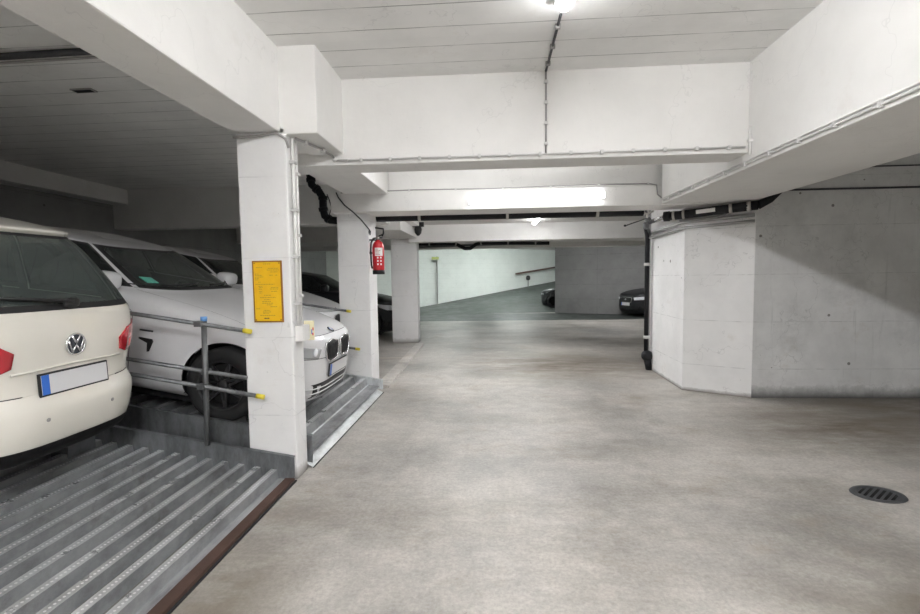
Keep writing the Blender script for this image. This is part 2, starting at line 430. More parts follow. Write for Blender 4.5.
# columns
SB('column', (-1.95, 3.55, 0), (-1.56, 3.76, 2.75), M['column'], 'nearest white concrete column with yellow notice', bevel=.015)
SB('column', (-2.13, 6.40, 0), (-1.69, 6.82, 2.5), M['column'], 'middle white concrete column with fire extinguisher', bevel=.015)
SB('column', (-2.43, 11.2, 0), (-1.80, 11.55, 2.55), M['column'], 'third white concrete column far down the lane', bevel=.015)
# walls
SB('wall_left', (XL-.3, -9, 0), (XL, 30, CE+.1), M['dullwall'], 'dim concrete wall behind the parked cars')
bm = bmesh.new(); prism(bm, [(10, 6.22), (3.27, 6.14), (3.27, 6.6), (10, 6.6)], 0, CE+.1)
struct(link('wall_right', bm, M['barewall']), 'bare grey concrete wall with stains and seams')
bm = bmesh.new(); prism(bm, [(3.272, 6.135), (2.58, 6.55), (2.62, 8.02), (3.3, 8.02), (3.3, 6.2)], 0, 2.8)
struct(link('wall_corner', bm, M['whitewall']), 'white painted chamfered wall corner beside the lane')
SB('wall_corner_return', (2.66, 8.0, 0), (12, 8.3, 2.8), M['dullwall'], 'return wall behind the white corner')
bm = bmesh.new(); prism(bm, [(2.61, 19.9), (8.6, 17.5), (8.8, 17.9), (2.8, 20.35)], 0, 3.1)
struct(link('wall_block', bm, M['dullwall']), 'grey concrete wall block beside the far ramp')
bm = bmesh.new(); prism(bm, [(XL-.2, 20.2), (-3.6, 23.0), (4.2, 28.6), (9, 32), (8.8, 32.4), (4.0, 28.9), (-3.8, 23.3), (XL-.4, 20.5)], -.1, 3.1)
struct(link('wall_far', bm, M['blockwall']), 'white painted block wall behind the far ramp')
SB('wall_rear', (XL-.3, -9.3, 0), (16, -9, CE+.1), M['dullwall'], 'wall behind the viewpoint')
SB('wall_east', (8.0, -9, 0), (8.3, 6.3, CE+.1), M['barewall'], 'side wall right of the lane')
SB('wall_end', (12, 6, 0), (12.3, 30, CE), M['dullwall'], 'far right end wall')
# far wall details
bm = bmesh.new(); box(bm, (-2.775, 23.45, .0), (-2.74, 23.62, 2.6)); struct(link('trim_1', bm, M['conduit_dark']), 'dark vertical joint in the far white wall')

# kerb and painted lines
bm = bmesh.new(); prism(bm, [(-1.70, 6.68), (-1.50, 6.6), (-1.62, 10.95), (-1.80, 10.95)], 0, .04)
struct(link('floor_kerb', bm, M['curb']), 'pale low kerb strip between second and third column')
bm = bmesh.new(); prism(bm, [(-3.8, 8.90), (-1.75, 9.08), (-1.75, 9.18), (-3.8, 9.0)], 0, .004)
struct(link('floor_marking', bm, M['paintline']), 'pale painted bay line')

# ================================================================ LAMPS
def lamp(name, label, a, b, mat, w=.12, drop=.09, normal=(0, 0, -1), rods=None, group=None, hk=1.0):
    a, b = Vector(a), Vector(b); mid = (a+b)/2; d = (b-a); L = d.length; d.normalize(); n = Vector(normal)
    s = d.cross(n).normalized()
    e = empty(name, label, 'lamp', mid, group=group)
    R = Matrix((d, s, n)).transposed().to_4x4()
    bm = bmesh.new(); box(bm, (-L/2, -w*.45*hk, 0), (L/2, w*.45*hk, drop*.45), bevel=.006, mat=R); link('housing', bm, M['lamphousing'], e)
    bm = bmesh.new(); box(bm, (-L/2+.012, -w*.5, drop*.46), (L/2-.012, w*.5, drop), bevel=.018, mat=R); link('diffuser', bm, mat, e)
    if rods:
        for t in (-L*.35, L*.35):
            bm = bmesh.new(); tube(bm, [R @ Vector((t, 0, 0)), R @ Vector((t, 0, -rods))], .006); link('rod', bm, M['steelband'], e)
    return e
lamp('tube_lamp', 'lit tube lamp on the ceiling at the top edge', (.47, 1.6, CE), (.47, 3.16, CE), M['lamp'], w=.055, drop=.075, hk=2.6, group=None)
lamp('tube_lamp', 'long lit tube lamp mounted on the cross beam', (-.31, 6.218, 2.565), (1.45, 6.218, 2.605), M['lampbeam'], w=.08, drop=.07, normal=(0, -1, 0))
lamp('tube_lamp', 'small distant lamp hanging over the far lane', (.93, 9.6, 2.80), (.93, 10.6, 2.80), M['lampsmall'], w=.08)
lamp('tube_lamp', 'lamp behind the viewpoint over the lane', (.47, -2.6, CE), (.47, -1.1, CE), M['lampback'])
lamp('tube_lamp', 'lamp hidden in the ceiling recess between the front and lamp beams', (-.95, 4.9, CE), (.55, 4.9, CE), M['lampmid'])
lamp('tube_lamp', 'rearmost lamp behind the viewpoint', (.47, -6.6, CE), (.47, -5.1, CE), M['lampback'])
lamp('tube_lamp', 'added fill lamp hidden behind the lamp beam over the far lane', (-.5, 8.1, 2.80), (1.0, 8.1, 2.80), M['fillmid'])  # added out of view to brighten the far floor and third column
lamp('tube_lamp', 'added fill lamp hidden above the far lane before the grey wall block', (3.2, 15.9, 3.05), (4.7, 15.9, 3.05), M['fillblock'])  # unseen light, put in to lift the grey block
lamp('tube_lamp', 'unseen left fill lamp added above the far ramp', (-2.6, 20.2, 3.05), (-1.1, 20.2, 3.05), M['fillfar'])  # added out of view to brighten the far wall
lamp('tube_lamp', 'added fill lamp over the ramp hidden behind the far grey wall block', (4.2, 22.6, 3.05), (5.6, 23.2, 3.05), M['fillfar'])  # unseen, added behind the block to light ramp and far wall
lamp('tube_lamp', 'unseen middle fill lamp added above the far ramp', (.4, 22.4, 3.05), (1.9, 23.0, 3.05), M['fillfar'])  # another added light for the far wall, kept out of view

# ================================================================ CONDUITS, PIPES
def run(name, label, cat, pts, r, mat, clips=0, clipmat=None, clipr=None, band=None):
    o = None
    bm = bmesh.new(); tube(bm, pts, r, 10); o = tag(link(name, bm, mat), label, cat)
    if clips:
        P = [Vector(p) for p in pts]; seg = [(P[i+1]-P[i]).length for i in range(len(P)-1)]; tot = sum(seg)
        for k in range(clips):
            t = (k+.5)/clips*tot; i = 0
            while t > seg[i] and i < len(seg)-1: t -= seg[i]; i += 1
            d = (P[i+1]-P[i]).normalized(); c = P[i]+d*t; cr = clipr or r*1.9; w = band or .012
            bm = bmesh.new()
            if band: tube(bm, [c-d*w/2, c+d*w/2], cr, 14)
            else:
                R = d.to_track_quat('Y', 'Z').to_matrix().to_4x4(); R.translation = c
                box(bm, (-cr, -w, -cr), (cr, w, cr), bevel=.003, mat=R)
            link('clip', bm, clipmat or mat, o)
    return o
run('conduit', 'thin conduit with clips along the bottom of the front beam', 'conduit', [(-1.28, 4.165, 2.635), (2.12, 4.165, 2.645)], .009, M['conduit'], 13, M['conduit'])
run('conduit', 'vertical conduit dropping down the front beam face', 'conduit', [(.47, 4.165, CE-.01), (.47, 4.165, 2.64)], .009, M['conduit_dark'], 4, M['conduit'])
run('conduit', 'dark conduit across the ceiling to the lamp', 'conduit', [(.47, 3.29, CE-.012), (.47, 4.15, CE-.012)], .010, M['cable'], 3, M['conduit_dark'])
run('conduit', 'pair conduit along the lower edge of the right beam', 'conduit', [(2.14, 6.1, 2.51), (2.14, 0.2, 2.51)], .010, M['conduit'], 17, M['conduit'])
run('conduit', 'second thin conduit above the lower edge of the right beam', 'conduit', [(2.14, 6.1, 2.535), (2.14, 0.2, 2.535)], .007, M['conduit_white'])
run('conduit', 'short vertical conduit in the corner of front and right beams', 'conduit', [(2.135, 4.12, 2.80), (2.135, 4.12, 2.57)], .010, M['conduit_white'], 1)
run('conduit', 'thin dark cable along the ledge of the lamp beam', 'cable', [(-2.0, 6.21, 2.725), (-1.0, 6.21, 2.74), (0, 6.21, 2.73), (1.2, 6.21, 2.745), (2.0, 6.21, 2.74), (2.09, 6.21, 2.72), (2.10, 6.20, 2.6), (2.13, 6.15, 2.55)], .008, M['conduit_dark'], 7, M['conduit'])
pts = [(-2.06, 6.20, 2.73), (-2.03, 6.20, 2.66), (-1.95, 6.20, 2.56), (-1.84, 6.20, 2.47), (-1.74, 6.22, 2.37), (-1.65, 6.3, 2.24), (-1.66, 6.37, 2.18)]
run('cable', 'black cable curving down to the fire extinguisher', 'cable', pts, .009, M['cable'])
run('conduit', 'grey cable under the left beam above the near column', 'cable', [(-1.96, 3.53, 2.68), (-1.9, 3.53, 2.675), (-1.75, 3.53, 2.68), (-1.62, 3.53, 2.70), (-1.56, 3.55, 2.66), (-1.55, 3.58, 2.6)], .010, M['conduit_dark'])
run('conduit', 'white conduit running down the near column side', 'conduit', [(-1.535, 3.62, 2.68), (-1.54, 3.62, 1.22)], .013, M['conduit_white'], 4, M['conduit'])
run('conduit', 'second white conduit on the near column side', 'conduit', [(-1.535, 3.68, 2.66), (-1.54, 3.68, 1.22)], .011, M['conduit_white'], 3, M['conduit'])
run('conduit', 'short conduit under the haunch to the front beam', 'conduit', [(-1.51, 3.62, 2.68), (-1.42, 3.92, 2.675), (-1.40, 4.15, 2.675), (-1.38, 4.165, 2.64), (-1.27, 4.165, 2.635)], .010, M['conduit_dark'], 3, M['conduit'])
jb = tag(BX('junction_box', (-1.562, 3.60, 1.10), (-1.495, 3.73, 1.225), M['conduit_white'], bevel=.006), 'small white junction box on the near column side', 'electrical box')
BX('cover', (-1.497, 3.61, 1.11), (-1.49, 3.72, 1.215), M['conduit_white'], jb, bevel=.002)
tg = tag(BX('paper_tag', (-1.555, 3.762, 1.09), (-1.47, 3.768, 1.25), plain('pale_yellow_paper', (.8, .74, .5), .6)), 'pale yellow paper tag with red and blue marks beside the junction box', 'tag')
bm = bmesh.new(); box(bm, (-1.482, 3.757, 1.17), (-1.474, 3.762, 1.195)); box(bm, (-1.484, 3.757, 1.13), (-1.476, 3.762, 1.15)); link('red_mark', bm, M['red'], tg)
BX('blue_mark', (-1.492, 3.757, 1.14), (-1.486, 3.762, 1.18), M['emblemblue'], tg)

# long black drain pipe behind the lamp beam
run('drain_pipe', 'long black pipe hanging behind the lamp beam', 'pipe', [(-1.68, 6.85, 2.47), (2.12, 6.85, 2.47)], .062, M['blackpipe'], 3, M['steelband'], .068, .04)
pts = [(-2.62, 6.75, 3.1), (-2.60, 6.75, 2.95), (-2.50, 6.75, 2.86), (-2.44, 6.75, 2.76), (-2.44, 6.75, 2.60), (-2.42, 6.75, 2.50), (-2.35, 6.76, 2.44), (-2.14, 6.80, 2.42)]
run('drain_pipe', 'bent black pipe behind the middle column', 'pipe', pts, .055, M['blackpipe'], 6, M['blackpipe'], .066, .05)
run('cable', 'thin hanging cable beside the bent black pipe', 'cable', [(-2.36, 6.7, 2.8), (-2.33, 6.7, 2.72), (-2.3, 6.7, 2.6), (-2.34, 6.7, 2.5)], .007, M['cable'])
# insulated pipe on the white corner wall
pa = [(2.36, 6.52, 2.36), (2.48, 6.46, 2.365), (2.8, 6.25, 2.385), (3.05, 6.08, 2.40), (3.22, 6.0, 2.41)]
ip = run('insulated_pipe', 'black insulated pipe with steel bands and white label on the white wall corner', 'pipe', pa, .058, M['blackpipe'])
def band(c, d, r, w, mat, parent, nm='band'):
    bm = bmesh.new(); c = Vector(c); d = Vector(d).normalized(); tube(bm, [c-d*w/2, c+d*w/2], r, 16); return link(nm, bm, mat, parent)
dd = (Vector(pa[2])-Vector(pa[1]))
band((2.415, 6.495, 2.362), dd, .064, .03, M['steelband'], ip); band((2.52, 6.435, 2.367), dd, .064, .03, M['steelband'], ip)
band((2.97, 6.135, 2.395), dd, .066, .035, M['steelband'], ip); band((3.14, 6.045, 2.405), dd, .066, .045, M['steelband'], ip)
run('collar', '', '', [(2.31, 6.56, 2.36), (2.37, 6.52, 2.36)], .068, M['blackpipe']).parent = ip
for o in ip.children:
    if 'category' in o: del o['category']; del o['label']
R = dd.to_track_quat('Y', 'Z').to_matrix().to_4x4(); R.translation = Vector((2.74, 6.29, 2.383))
bm = bmesh.new()
for k in range(9):
    pass
box(bm, (.035, -.11, -.022), (.0595, .11, .028), bevel=.004, mat=R); 
box(bm, (-.0595, -.11, -.022), (-.035, .11, .028), bevel=.004, mat=R); link('label', bm, M['whitelabel'], ip)
for k in range(3):
    bm = bmesh.new(); box(bm, (.0598 if False else -.0602, -.08+k*.06, -.002), (-.0594, -.045+k*.06, .008), mat=R); link('print', bm, M['cable'], ip)
run('silver_pipe', 'short silver pipe joining the insulated pipe to the valves', 'pipe', [(2.47, 7.60, 2.40), (2.335, 6.60, 2.36)], .035, M['chrome'])
run('insulated_pipe', 'thin black pipe end rising behind the right beam', 'pipe', [(3.22, 6.0, 2.41), (3.34, 5.97, 2.47), (3.46, 5.95, 2.58), (3.55, 5.95, 2.66)], [.056, .045, .032, .03], M['blackpipe'])
vt = empty('valve_cluster', 'cluster of steel valves with lever where pipes meet', 'valve', (2.44, 7.72, 2.36)); vt.scale = (1.1, 1.1, 1.1)
bm = bmesh.new(); superell(bm, (0, 0, 0), (.045, .045, .055), .8); link('valve_body', bm, M['pipe_steel'], vt, True)
bm = bmesh.new(); superell(bm, (.03, 0, .08), (.04, .04, .04), .8); link('valve_body', bm, M['pipe_steel'], vt, True)
bm = bmesh.new(); tube(bm, [(0, -.03, .1), (-.2, -.05, .035), (-.3, -.06, .0)], .008); superell(bm, (-.31, -.06, 0), (.02, .015, .015), .8); link('lever', bm, M['black'], vt)
bm = bmesh.new(); tube(bm, [(-.07, -.04, .19), (0, -.04, .16), (.09, -.04, .20)], .014); tube(bm, [(0, -.04, .16), (.02, 0, .05)], .012); link('handle', bm, M['steelband'], vt)
bm = bmesh.new(); tube(bm, [(.0, 0, .24), (.02, 0, -.03), (.1, .1, -.12)], .02); link('spout', bm, M['pipe_steel'], vt)
# down pipe on the left edge of the white wall
dp = run('downpipe', 'dark vertical downpipe at the edge of the white wall', 'pipe', [(2.47, 7.80, 2.32), (2.50, 7.84, 2.24), (2.535, 7.93, 2.14), (2.54, 7.95, 2.0), (2.54, 7.95, .28)], .038, M['blackpipe'])
band((2.54, 7.95, 1.75), (0, 0, 1), .05, .05, M['conduit'], dp, 'bracket'); band((2.54, 7.95, .55), (0, 0, 1), .05, .05, M['conduit'], dp, 'bracket')
bm = bmesh.new(); superell(bm, (2.55, 7.93, .24), (.09, .09, .09), .9); tube(bm, [(2.55, 7.93, .2), (2.6, 7.95, 0.0)], .06); link('elbow', bm, M['blackpipe'], dp, True)
# grey trays on the corner wall
def wall_run(name, label, off, z, r, mat):
    pts = [(2.58-off, 7.95, z-.02), (2.575-off, 6.57-off*.4, z), (3.24, 6.13-off*1.1, z+.03)]
    return run(name, label, 'conduit', pts, r, mat)
wall_run('cable_tray', 'grey conduit along the white corner wall, upper of two', .03, 2.275, .022, M['greymetal'])
wall_run('cable_tray', 'grey conduit along the white corner wall, lower of two', .03, 2.20, .020, M['greymetal'])
run('conduit', 'grey conduit curving up to the insulated pipe band', 'conduit', [(2.5, 6.53, 2.30), (2.85, 6.30, 2.31), (2.94, 6.22, 2.335), (2.97, 6.17, 2.37)], .012, M['greymetal'])
# conduits on the dark right wall
run('conduit', 'dark cable crossing the upper grey wall', 'cable', [(3.5, 6.11, 2.60), (7.9, 6.16, 2.60)], .012, M['cable'])
run('conduit', 'upper thin cable along the top of the grey wall', 'cable', [(4.3, 6.12, 2.86), (7.9, 6.16, 2.86)], .009, M['cable'])
# far pipes
run('drain_pipe', 'far black pipe with a bend below the ceiling', 'pipe', [(-2.1, 13.0, 2.50), (-1.05, 13.0, 2.50), (-.95, 13, 2.46), (-.75, 13, 2.36), (-.6, 13, 2.36), (-.45, 13, 2.46), (-.3, 13.0, 2.50), (1.55, 13.0, 2.46)], .05, M['blackpipe'], 5, M['conduit_dark'], .056, .04)
run('drain_pipe', 'thin far pipe beside the bent one', 'pipe', [(-2.1, 13.3, 2.44), (1.5, 13.3, 2.50)], .03, M['pipe_steel'])
for o, ys in ((bpy.data.objects['drain_pipe.002'], 13.0), (bpy.data.objects['drain_pipe.003'], 13.3)):
    for x in (-1.7, .2, 1.3):
        bm = bmesh.new(); box(bm, (x-.012, ys-.012, 2.50), (x+.012, ys+.012, 2.805 if ys < 13.1 else 2.625)); link('hanger', bm, M['steelband'], o)
tn = empty('camera_dome', 'small black device hanging under the rear beam', 'device', (-1.63, 10.4, 2.62))
bm = bmesh.new(); lathe(bm, [(.07, .1), (.085, .02), (.07, -.06), (.03, -.11), (.0, -.12)], seg=20); link('dome', bm, M['black'], tn)
bm = bmesh.new(); box(bm, (-.13, -.03, .08), (.13, .03, .18)); link('mount', bm, M['black'], tn)
# ceiling slot vent left
vn = empty('ceiling_vent', 'small dark rectangular vent in the dim left ceiling', 'vent', (-3.70, 4.16, CE))
bm = bmesh.new(); box(bm, (-.10, -.04, -.012), (.10, .04, 0)); link('frame', bm, M['conduit_dark'], vn)
bm = bmesh.new(); box(bm, (-.085, -.028, -.014), (.085, .028, -.0125)); link('opening', bm, M['pit'], vn)
run('conduit', 'thick dark pipe along the dim left ceiling', 'conduit', [(-7.2, 3.52, CE-.03), (-2.0, 3.40, CE-.03)], .025, M['cable'])
run('conduit', 'thin cable next to the dark pipe on the left ceiling', 'conduit', [(-7.2, 3.66, CE-.015), (-2.0, 3.52, CE-.015)], .01, M['conduit_dark'])
bv = tag(BX('wall_vent', (XL, 4.55, 2.55), (XL+.03, 5.15, 2.75), M['black']), 'dark rectangular grille high on the back wall', 'vent')
for k in range(4): BX('slat', (XL+.03, 4.57, 2.565+k*.045), (XL+.045, 5.13, 2.585+k*.045), M['conduit_dark'], bv)

# ================================================================ SIGN, EXTINGUISHER, DRAIN
sg = empty('notice_sign', 'yellow notice with brown rusty border on the near column', 'sign', (-1.742, 3.545, 1.5)); sg.scale = (.95, 1, 1)
BX('border', (-.125, -.004, -.24), (.125, .004, .24), M['signborder'], sg, bevel=.002)
BX('panel', (-.112, -.0065, -.228), (.112, -.0035, .228), M['sign'], sg)
def dash(bm, x, z, w, h=.0045): box(bm, (x, -.0072, z), (x+w, -.0064, z+h))
bm = bmesh.new(); rr = random.Random(3)
for z, xs in ((.212, [(-.03, .06)]), (.185, [(-.09, .05)]), (.178, [(.01, .09)]), (.165, [(.0, .1)]), (.15, [(.03, .06)]), (.135, [(-.1, .03)]), (.125, [(-.1, .06), (.02, .03), (.07, .02)]), (.112, [(-.1, .075)]), (.1, [(-.1, .03)]), (.09, [(-.1, .025)]), (.072, [(-.075, .02)]),
              (.055, [(-.1, .16)]), (.04, [(-.075, .035)]), (.03, [(-.07, .03), (.03, .06)]), (.018, [(-.075, .035), (.02, .07)]), (.0, [(-.07, .03), (.03, .05)]), (-.012, [(-.07, .03)]), (-.03, [(-.03, .06)]), (-.048, [(-.065, .13)]), (-.065, [(-.03, .05)]), (-.08, [(-.05, .08)]), (-.092, [(-.05, .1)]), (-.105, [(-.01, .05)]),
              (-.12, [(.02, .06)]), (-.135, [(-.1, .03)]), (-.148, [(-.04, .06)]), (-.16, [(-.045, .07)]), (-.17, [(-.045, .05)]), (-.187, [(-.07, .13)])):
    for x, w in xs:
        c = x
        while c < x+w:
            l = min(rr.uniform(.006, .02), x+w-c)
            if l > .003: dash(bm, c, z, l)
            c += l+.004
link('printed_lines', bm, M['signtext'], sg)
bm = bmesh.new(); dash(bm, -.035, -.213, .012, .009); dash(bm, -.02, -.213, .01, .009); dash(bm, -.007, -.213, .012, .009)
link('bold_word', bm, M['signtextdark'], sg)
for sx in (-1, 1):
    for sz in (-1, 1):
        bm = bmesh.new(); lathe(bm, [(.006, 0), (.005, -.003), (0, -.004)], 'y', 10, center=(sx*.104, -.005, sz*.22)); link('screw', bm, M['signborder'], sg)

ex = empty('fire_extinguisher', 'red fire extinguisher on the side of the middle column', 'fire extinguisher', (-1.56, 6.40, 1.64))
bm = bmesh.new(); lathe(bm, [(0, .05), (.07, .05), (.078, .07), (.08, .36), (.074, .41), (.05, .445), (.026, .46), (.022, .475), (0, .475)], seg=28); link('cylinder', bm, M['red'], ex)
bm = bmesh.new(); lathe(bm, [(0, 0), (.082, 0), (.084, .055), (.0805, .057), (0, .057)], seg=28); link('base', bm, M['black'], ex)
bm = bmesh.new(); lathe(bm, [(0, .47), (.028, .47), (.028, .50), (.018, .52), (0, .52)], seg=16); link('valve', bm, M['steelband'], ex)
bm = bmesh.new(); tube(bm, [(0, 0, .515), (.06, -.02, .54)], .008); tube(bm, [(0, 0, .50), (.065, -.02, .50)], .008); link('handle', bm, M['black'], ex)
bm = bmesh.new(); tube(bm, [(-.02, 0, .50), (-.06, -.02, .49), (-.09, -.03, .43), (-.098, -.03, .32), (-.095, -.03, .2), (-.088, -.04, .12), (-.075, -.05, .08)], .012); link('hose', bm, M['black'], ex)
def curved_label(a0, a1, z0, z1, r, mat, parent, nm='label'):
    bm = bmesh.new(); N = 8; A = []
    for i in range(N+1):
        a = a0+(a1-a0)*i/N
        A.append((bm.verts.new((r*math.cos(a), r*math.sin(a), z0)), bm.verts.new((r*math.cos(a), r*math.sin(a), z1)), bm.verts.new(((r-.002)*math.cos(a), (r-.002)*math.sin(a), z0)), bm.verts.new(((r-.002)*math.cos(a), (r-.002)*math.sin(a), z1))))
    for p, q in zip(A, A[1:]):
        bm.faces.new((p[0], q[0], q[1], p[1])); bm.faces.new((p[2], p[3], q[3], q[2])); bm.faces.new((p[1], q[1], q[3], p[3])); bm.faces.new((p[0], p[2], q[2], q[0]))
    return link(nm, bm, mat, parent)
curved_label(-PI*.62, -PI*.18, .25, .36, .0815, M['whitelabel'], ex)
for k in range(5): curved_label(-PI*.58, -PI*(.58-.30*rr.uniform(.5, 1)), .265+k*.018, .272+k*.018, .0822, M['greylabel'], ex, 'label_line')
for k in range(3):
    for j in range(2): curved_label(-PI*(.50-j*.17), -PI*(.42-j*.17), .215-k*.045, .238-k*.045, .0815, M['whitelabel'], ex, 'pictogram')
bm = bmesh.new(); box(bm, (-.115, -.03, .28), (-.085, .03, .31)); box(bm, (-.115, -.03, .46), (-.03, .02, .48)); link('bracket', bm, M['black'], ex)
BX('wall_bracket', (-.13, 0, .56), (-.10, .02, .60), M['black'], ex)
bm = bmesh.new(); tube(bm, [(.055, .01, .52), (.075, .01, .56), (.075, .01, .62), (-.04, .03, .64)], .012); link('hook', bm, M['black'], ex)

dr = empty('floor_drain', 'round dark cast iron drain grate set in the floor', 'drain', (2.735, 3.46, 0)); dr.scale = (.93, .74, 1)
bm = bmesh.new(); lathe(bm, [(.0, .002), (.165, .002), (.165, .0015)], seg=40); link('pit', bm, M['pit'], dr)
bm = bmesh.new(); lathe(bm, [(.132, .0025), (.140, .010), (.178, .010), (.185, .002)], seg=48, cap=False); link('ring', bm, M['drain'], dr, True)
bm = bmesh.new()
for k in range(-3, 4):
    x = k*.042; h = math.sqrt(max(0, .142**2-x*x))
    box(bm, (x-.009, -h, .003), (x+.009, h, .007), mat=Matrix.Rotation(-.75, 4, 'Z'))
link('grate_bars', bm, M['drain'], dr)

# ================================================================ PARKING PLATFORMS
SL = .155
def zs(x, x0, z0): return z0+(x0-x)*SL
def platform(label, x0, z0, y0, y1, x1, style, hl=.20, hr=.20, wmat=None, cut=None):
    e = empty('parking_platform', label, 'parking platform', (x0, (y0+y1)/2, z0), group=None)
    inv = Vector((x0, (y0+y1)/2, z0))
    # ribbed deck profile in (x,h) marching to -x
    if style == 'near': pitch, top, slope, h = .132, .046, .010, .066
    else: pitch, top, slope, h = .17, .05, .02, .08
    prof = []; xs = x0-(.10 if style == 'near' else .19); k = 0
    bm = bmesh.new(); uv = bm.loops.layers.uv.new('UVMap')
    x = xs; prof.append((x0-.02, .006, 9)); 
    flats = []
    while x > x1:
        # valley -> up -> top -> down
        prof += [(x, .0), (x-slope, h), (x-slope-top, h), (x-slope*2-top, 0)]
        x -= pitch
    P = [(p[0], p[1]) for p in prof]
    NY = 1
    ya, yb = y0+.012, y1-.012
    for (a, b) in zip(P, P[1:]):
        za, zb = zs(a[0], x0, z0)+a[1]+.012, zs(b[0], x0, z0)+b[1]+.012
        vs = [bm.verts.new(Vector((a[0], ya, za))-inv), bm.verts.new(Vector((a[0], yb, za))-inv), bm.verts.new(Vector((b[0], yb, zb))-inv), bm.verts.new(Vector((b[0], ya, zb))-inv)]
        f = bm.faces.new(vs); w = math.hypot(a[0]-b[0], a[1]-b[1])
        flat = abs(a[1]-b[1]) < 1e-4
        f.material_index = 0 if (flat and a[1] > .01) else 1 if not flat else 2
        for lp, (u, v) in zip(f.loops, ((-w/2, 0), (-w/2, yb-ya), (w/2, yb-ya), (w/2, 0))):
            lp[uv].uv = (u, v) if flat and w < .09 else (1+u, v)
    bmesh.ops.remove_doubles(bm, verts=bm.verts, dist=.0001)
    # closed rib ends and underside
    r = bmesh.ops.extrude_face_region(bm, geom=bm.faces[:])
    for v in [q for q in r['geom'] if isinstance(q, bmesh.types.BMVert)]: v.co.z -= .006
    bmesh.ops.recalc_face_normals(bm, faces=bm.faces)
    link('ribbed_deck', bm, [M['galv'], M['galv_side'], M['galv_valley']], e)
    # side walls: tilted plates
    wm = wmat or M['galv_dark']
    def side(y, t, hh, mat, xa=x0+.03, xb=x1, z_extra=0):
        bm = bmesh.new()
        a = [(xa, zs(xa, x0, z0)-.02), (xb, zs(xb, x0, z0)-.02), (xb, zs(xb, x0, z0)+hh), (xa, zs(xa, x0, z0)+hh)]
        A = [bm.verts.new(Vector((p[0], y, max(.004, p[1])))-inv) for p in a]; B = [bm.verts.new(Vector((p[0], y+t, max(.004, p[1])))-inv) for p in a]
        bm.faces.new(A); bm.faces.new(B[::-1])
        for i in range(4): bm.faces.new((A[i], B[i], B[(i+1) % 4], A[(i+1) % 4]))
        # top flange
        c = [(xa, zs(xa, x0, z0)+hh), (xb, zs(xb, x0, z0)+hh)]
        V = []
        for p in c:
            for yy, zz in ((y-.012, 0), (y+t+.012, 0), (y+t+.012, .008), (y-.012, .008)): V.append(bm.verts.new(Vector((p[0], yy, p[1]+zz))-inv))
        for i in range(4): bm.faces.new((V[i], V[(i+1) % 4], V[4+(i+1) % 4], V[4+i]))
        bm.faces.new(V[:4][::-1]); bm.faces.new(V[4:])
        bmesh.ops.recalc_face_normals(bm, faces=bm.faces)
        link('side_wall', bm, mat, e)
    side(y1-.012, .012, hr, wm); side(y0, .012, hl, wm if style == 'near' else M['galv_dark'])
    bm = bmesh.new(); box(bm, (x1-.02, y0, 0), (x1, y1, zs(x1, x0, z0)+.1)); 
    for v in bm.verts: v.co -= inv
    link('back_plate', bm, M['galv_dark'], e)
    bm = bmesh.new()
    if style == 'near':
        box(bm, (x0-.045, y0, 0.002), (x0+.03, y1, .03), bevel=.004)
        for v in bm.verts: v.co -= inv
        link('edge_strip', bm, M['rust'], e)
        bm = bmesh.new(); box(bm, (x0+.032, y0, .001), (x0+.045, y1, .012))
        for v in bm.verts: v.co -= inv
        link('rubber_strip', bm, M['rubber'], e)
    else:
        A = [(x0+.03, .004), (x0-.18, zs(x0-.18, x0, z0)+.018), (x0-.18, zs(x0-.18, x0, z0)+.012), (x0+.03, 0.0)]
        a = [bm.verts.new(Vector((p[0], y0+.01, p[1]))-inv) for p in A]; b = [bm.verts.new(Vector((p[0], y1-.01, p[1]))-inv) for p in A]
        bm.faces.new(a); bm.faces.new(b[::-1])
        for i in range(4): bm.faces.new((a[i], b[i], b[(i+1) % 4], a[(i+1) % 4]))
        bmesh.ops.recalc_face_normals(bm, faces=bm.faces); link('front_flange', bm, M['galv_clean'], e)
        bm = bmesh.new(); box(bm, (x0+.032, y0, .001), (x0+.042, y1, .006))
        for v in bm.verts: v.co -= inv
        link('rubber_strip', bm, M['rubber'], e)
    return e, inv
def tracks(e, inv, x0, z0, xs, ys, hgt):
    for x in xs:
        for y in ys:
            za = zs(x, x0, z0)
            bm = bmesh.new(); box(bm, (x-.16, y-.12, za+.02), (x+.16, y+.12, hgt(x, y)))
            for v in bm.verts: v.co -= inv
            link('wheel_chock', bm, M['galv_dark'], e)
PL1 = platform('near galvanised ribbed parking platform under the cream car', -1.60, .0, 0.35, 3.52, -6.9, 'near')
PL2 = platform('galvanised parking platform with big ribs under the nearer white saloon', -1.56, .07, 3.78, 6.36, -6.9, 'far', wmat=M['galv_clean'], hl=.21, hr=.11)
PL3 = platform('rear parking platform behind the middle column under the pale car', -2.45, .16, 6.75, 8.75, -6.9, 'far')

tracks(*PL1, -1.60, 0, (-3.31,), (2.62-.70, 2.62+.70), lambda x, y: .392)
tracks(*PL2, -1.56, .07, (-2.40, -5.48), (4.72-.79, 4.72+.79), lambda x, y: .255+(-1.64-x)*.150)
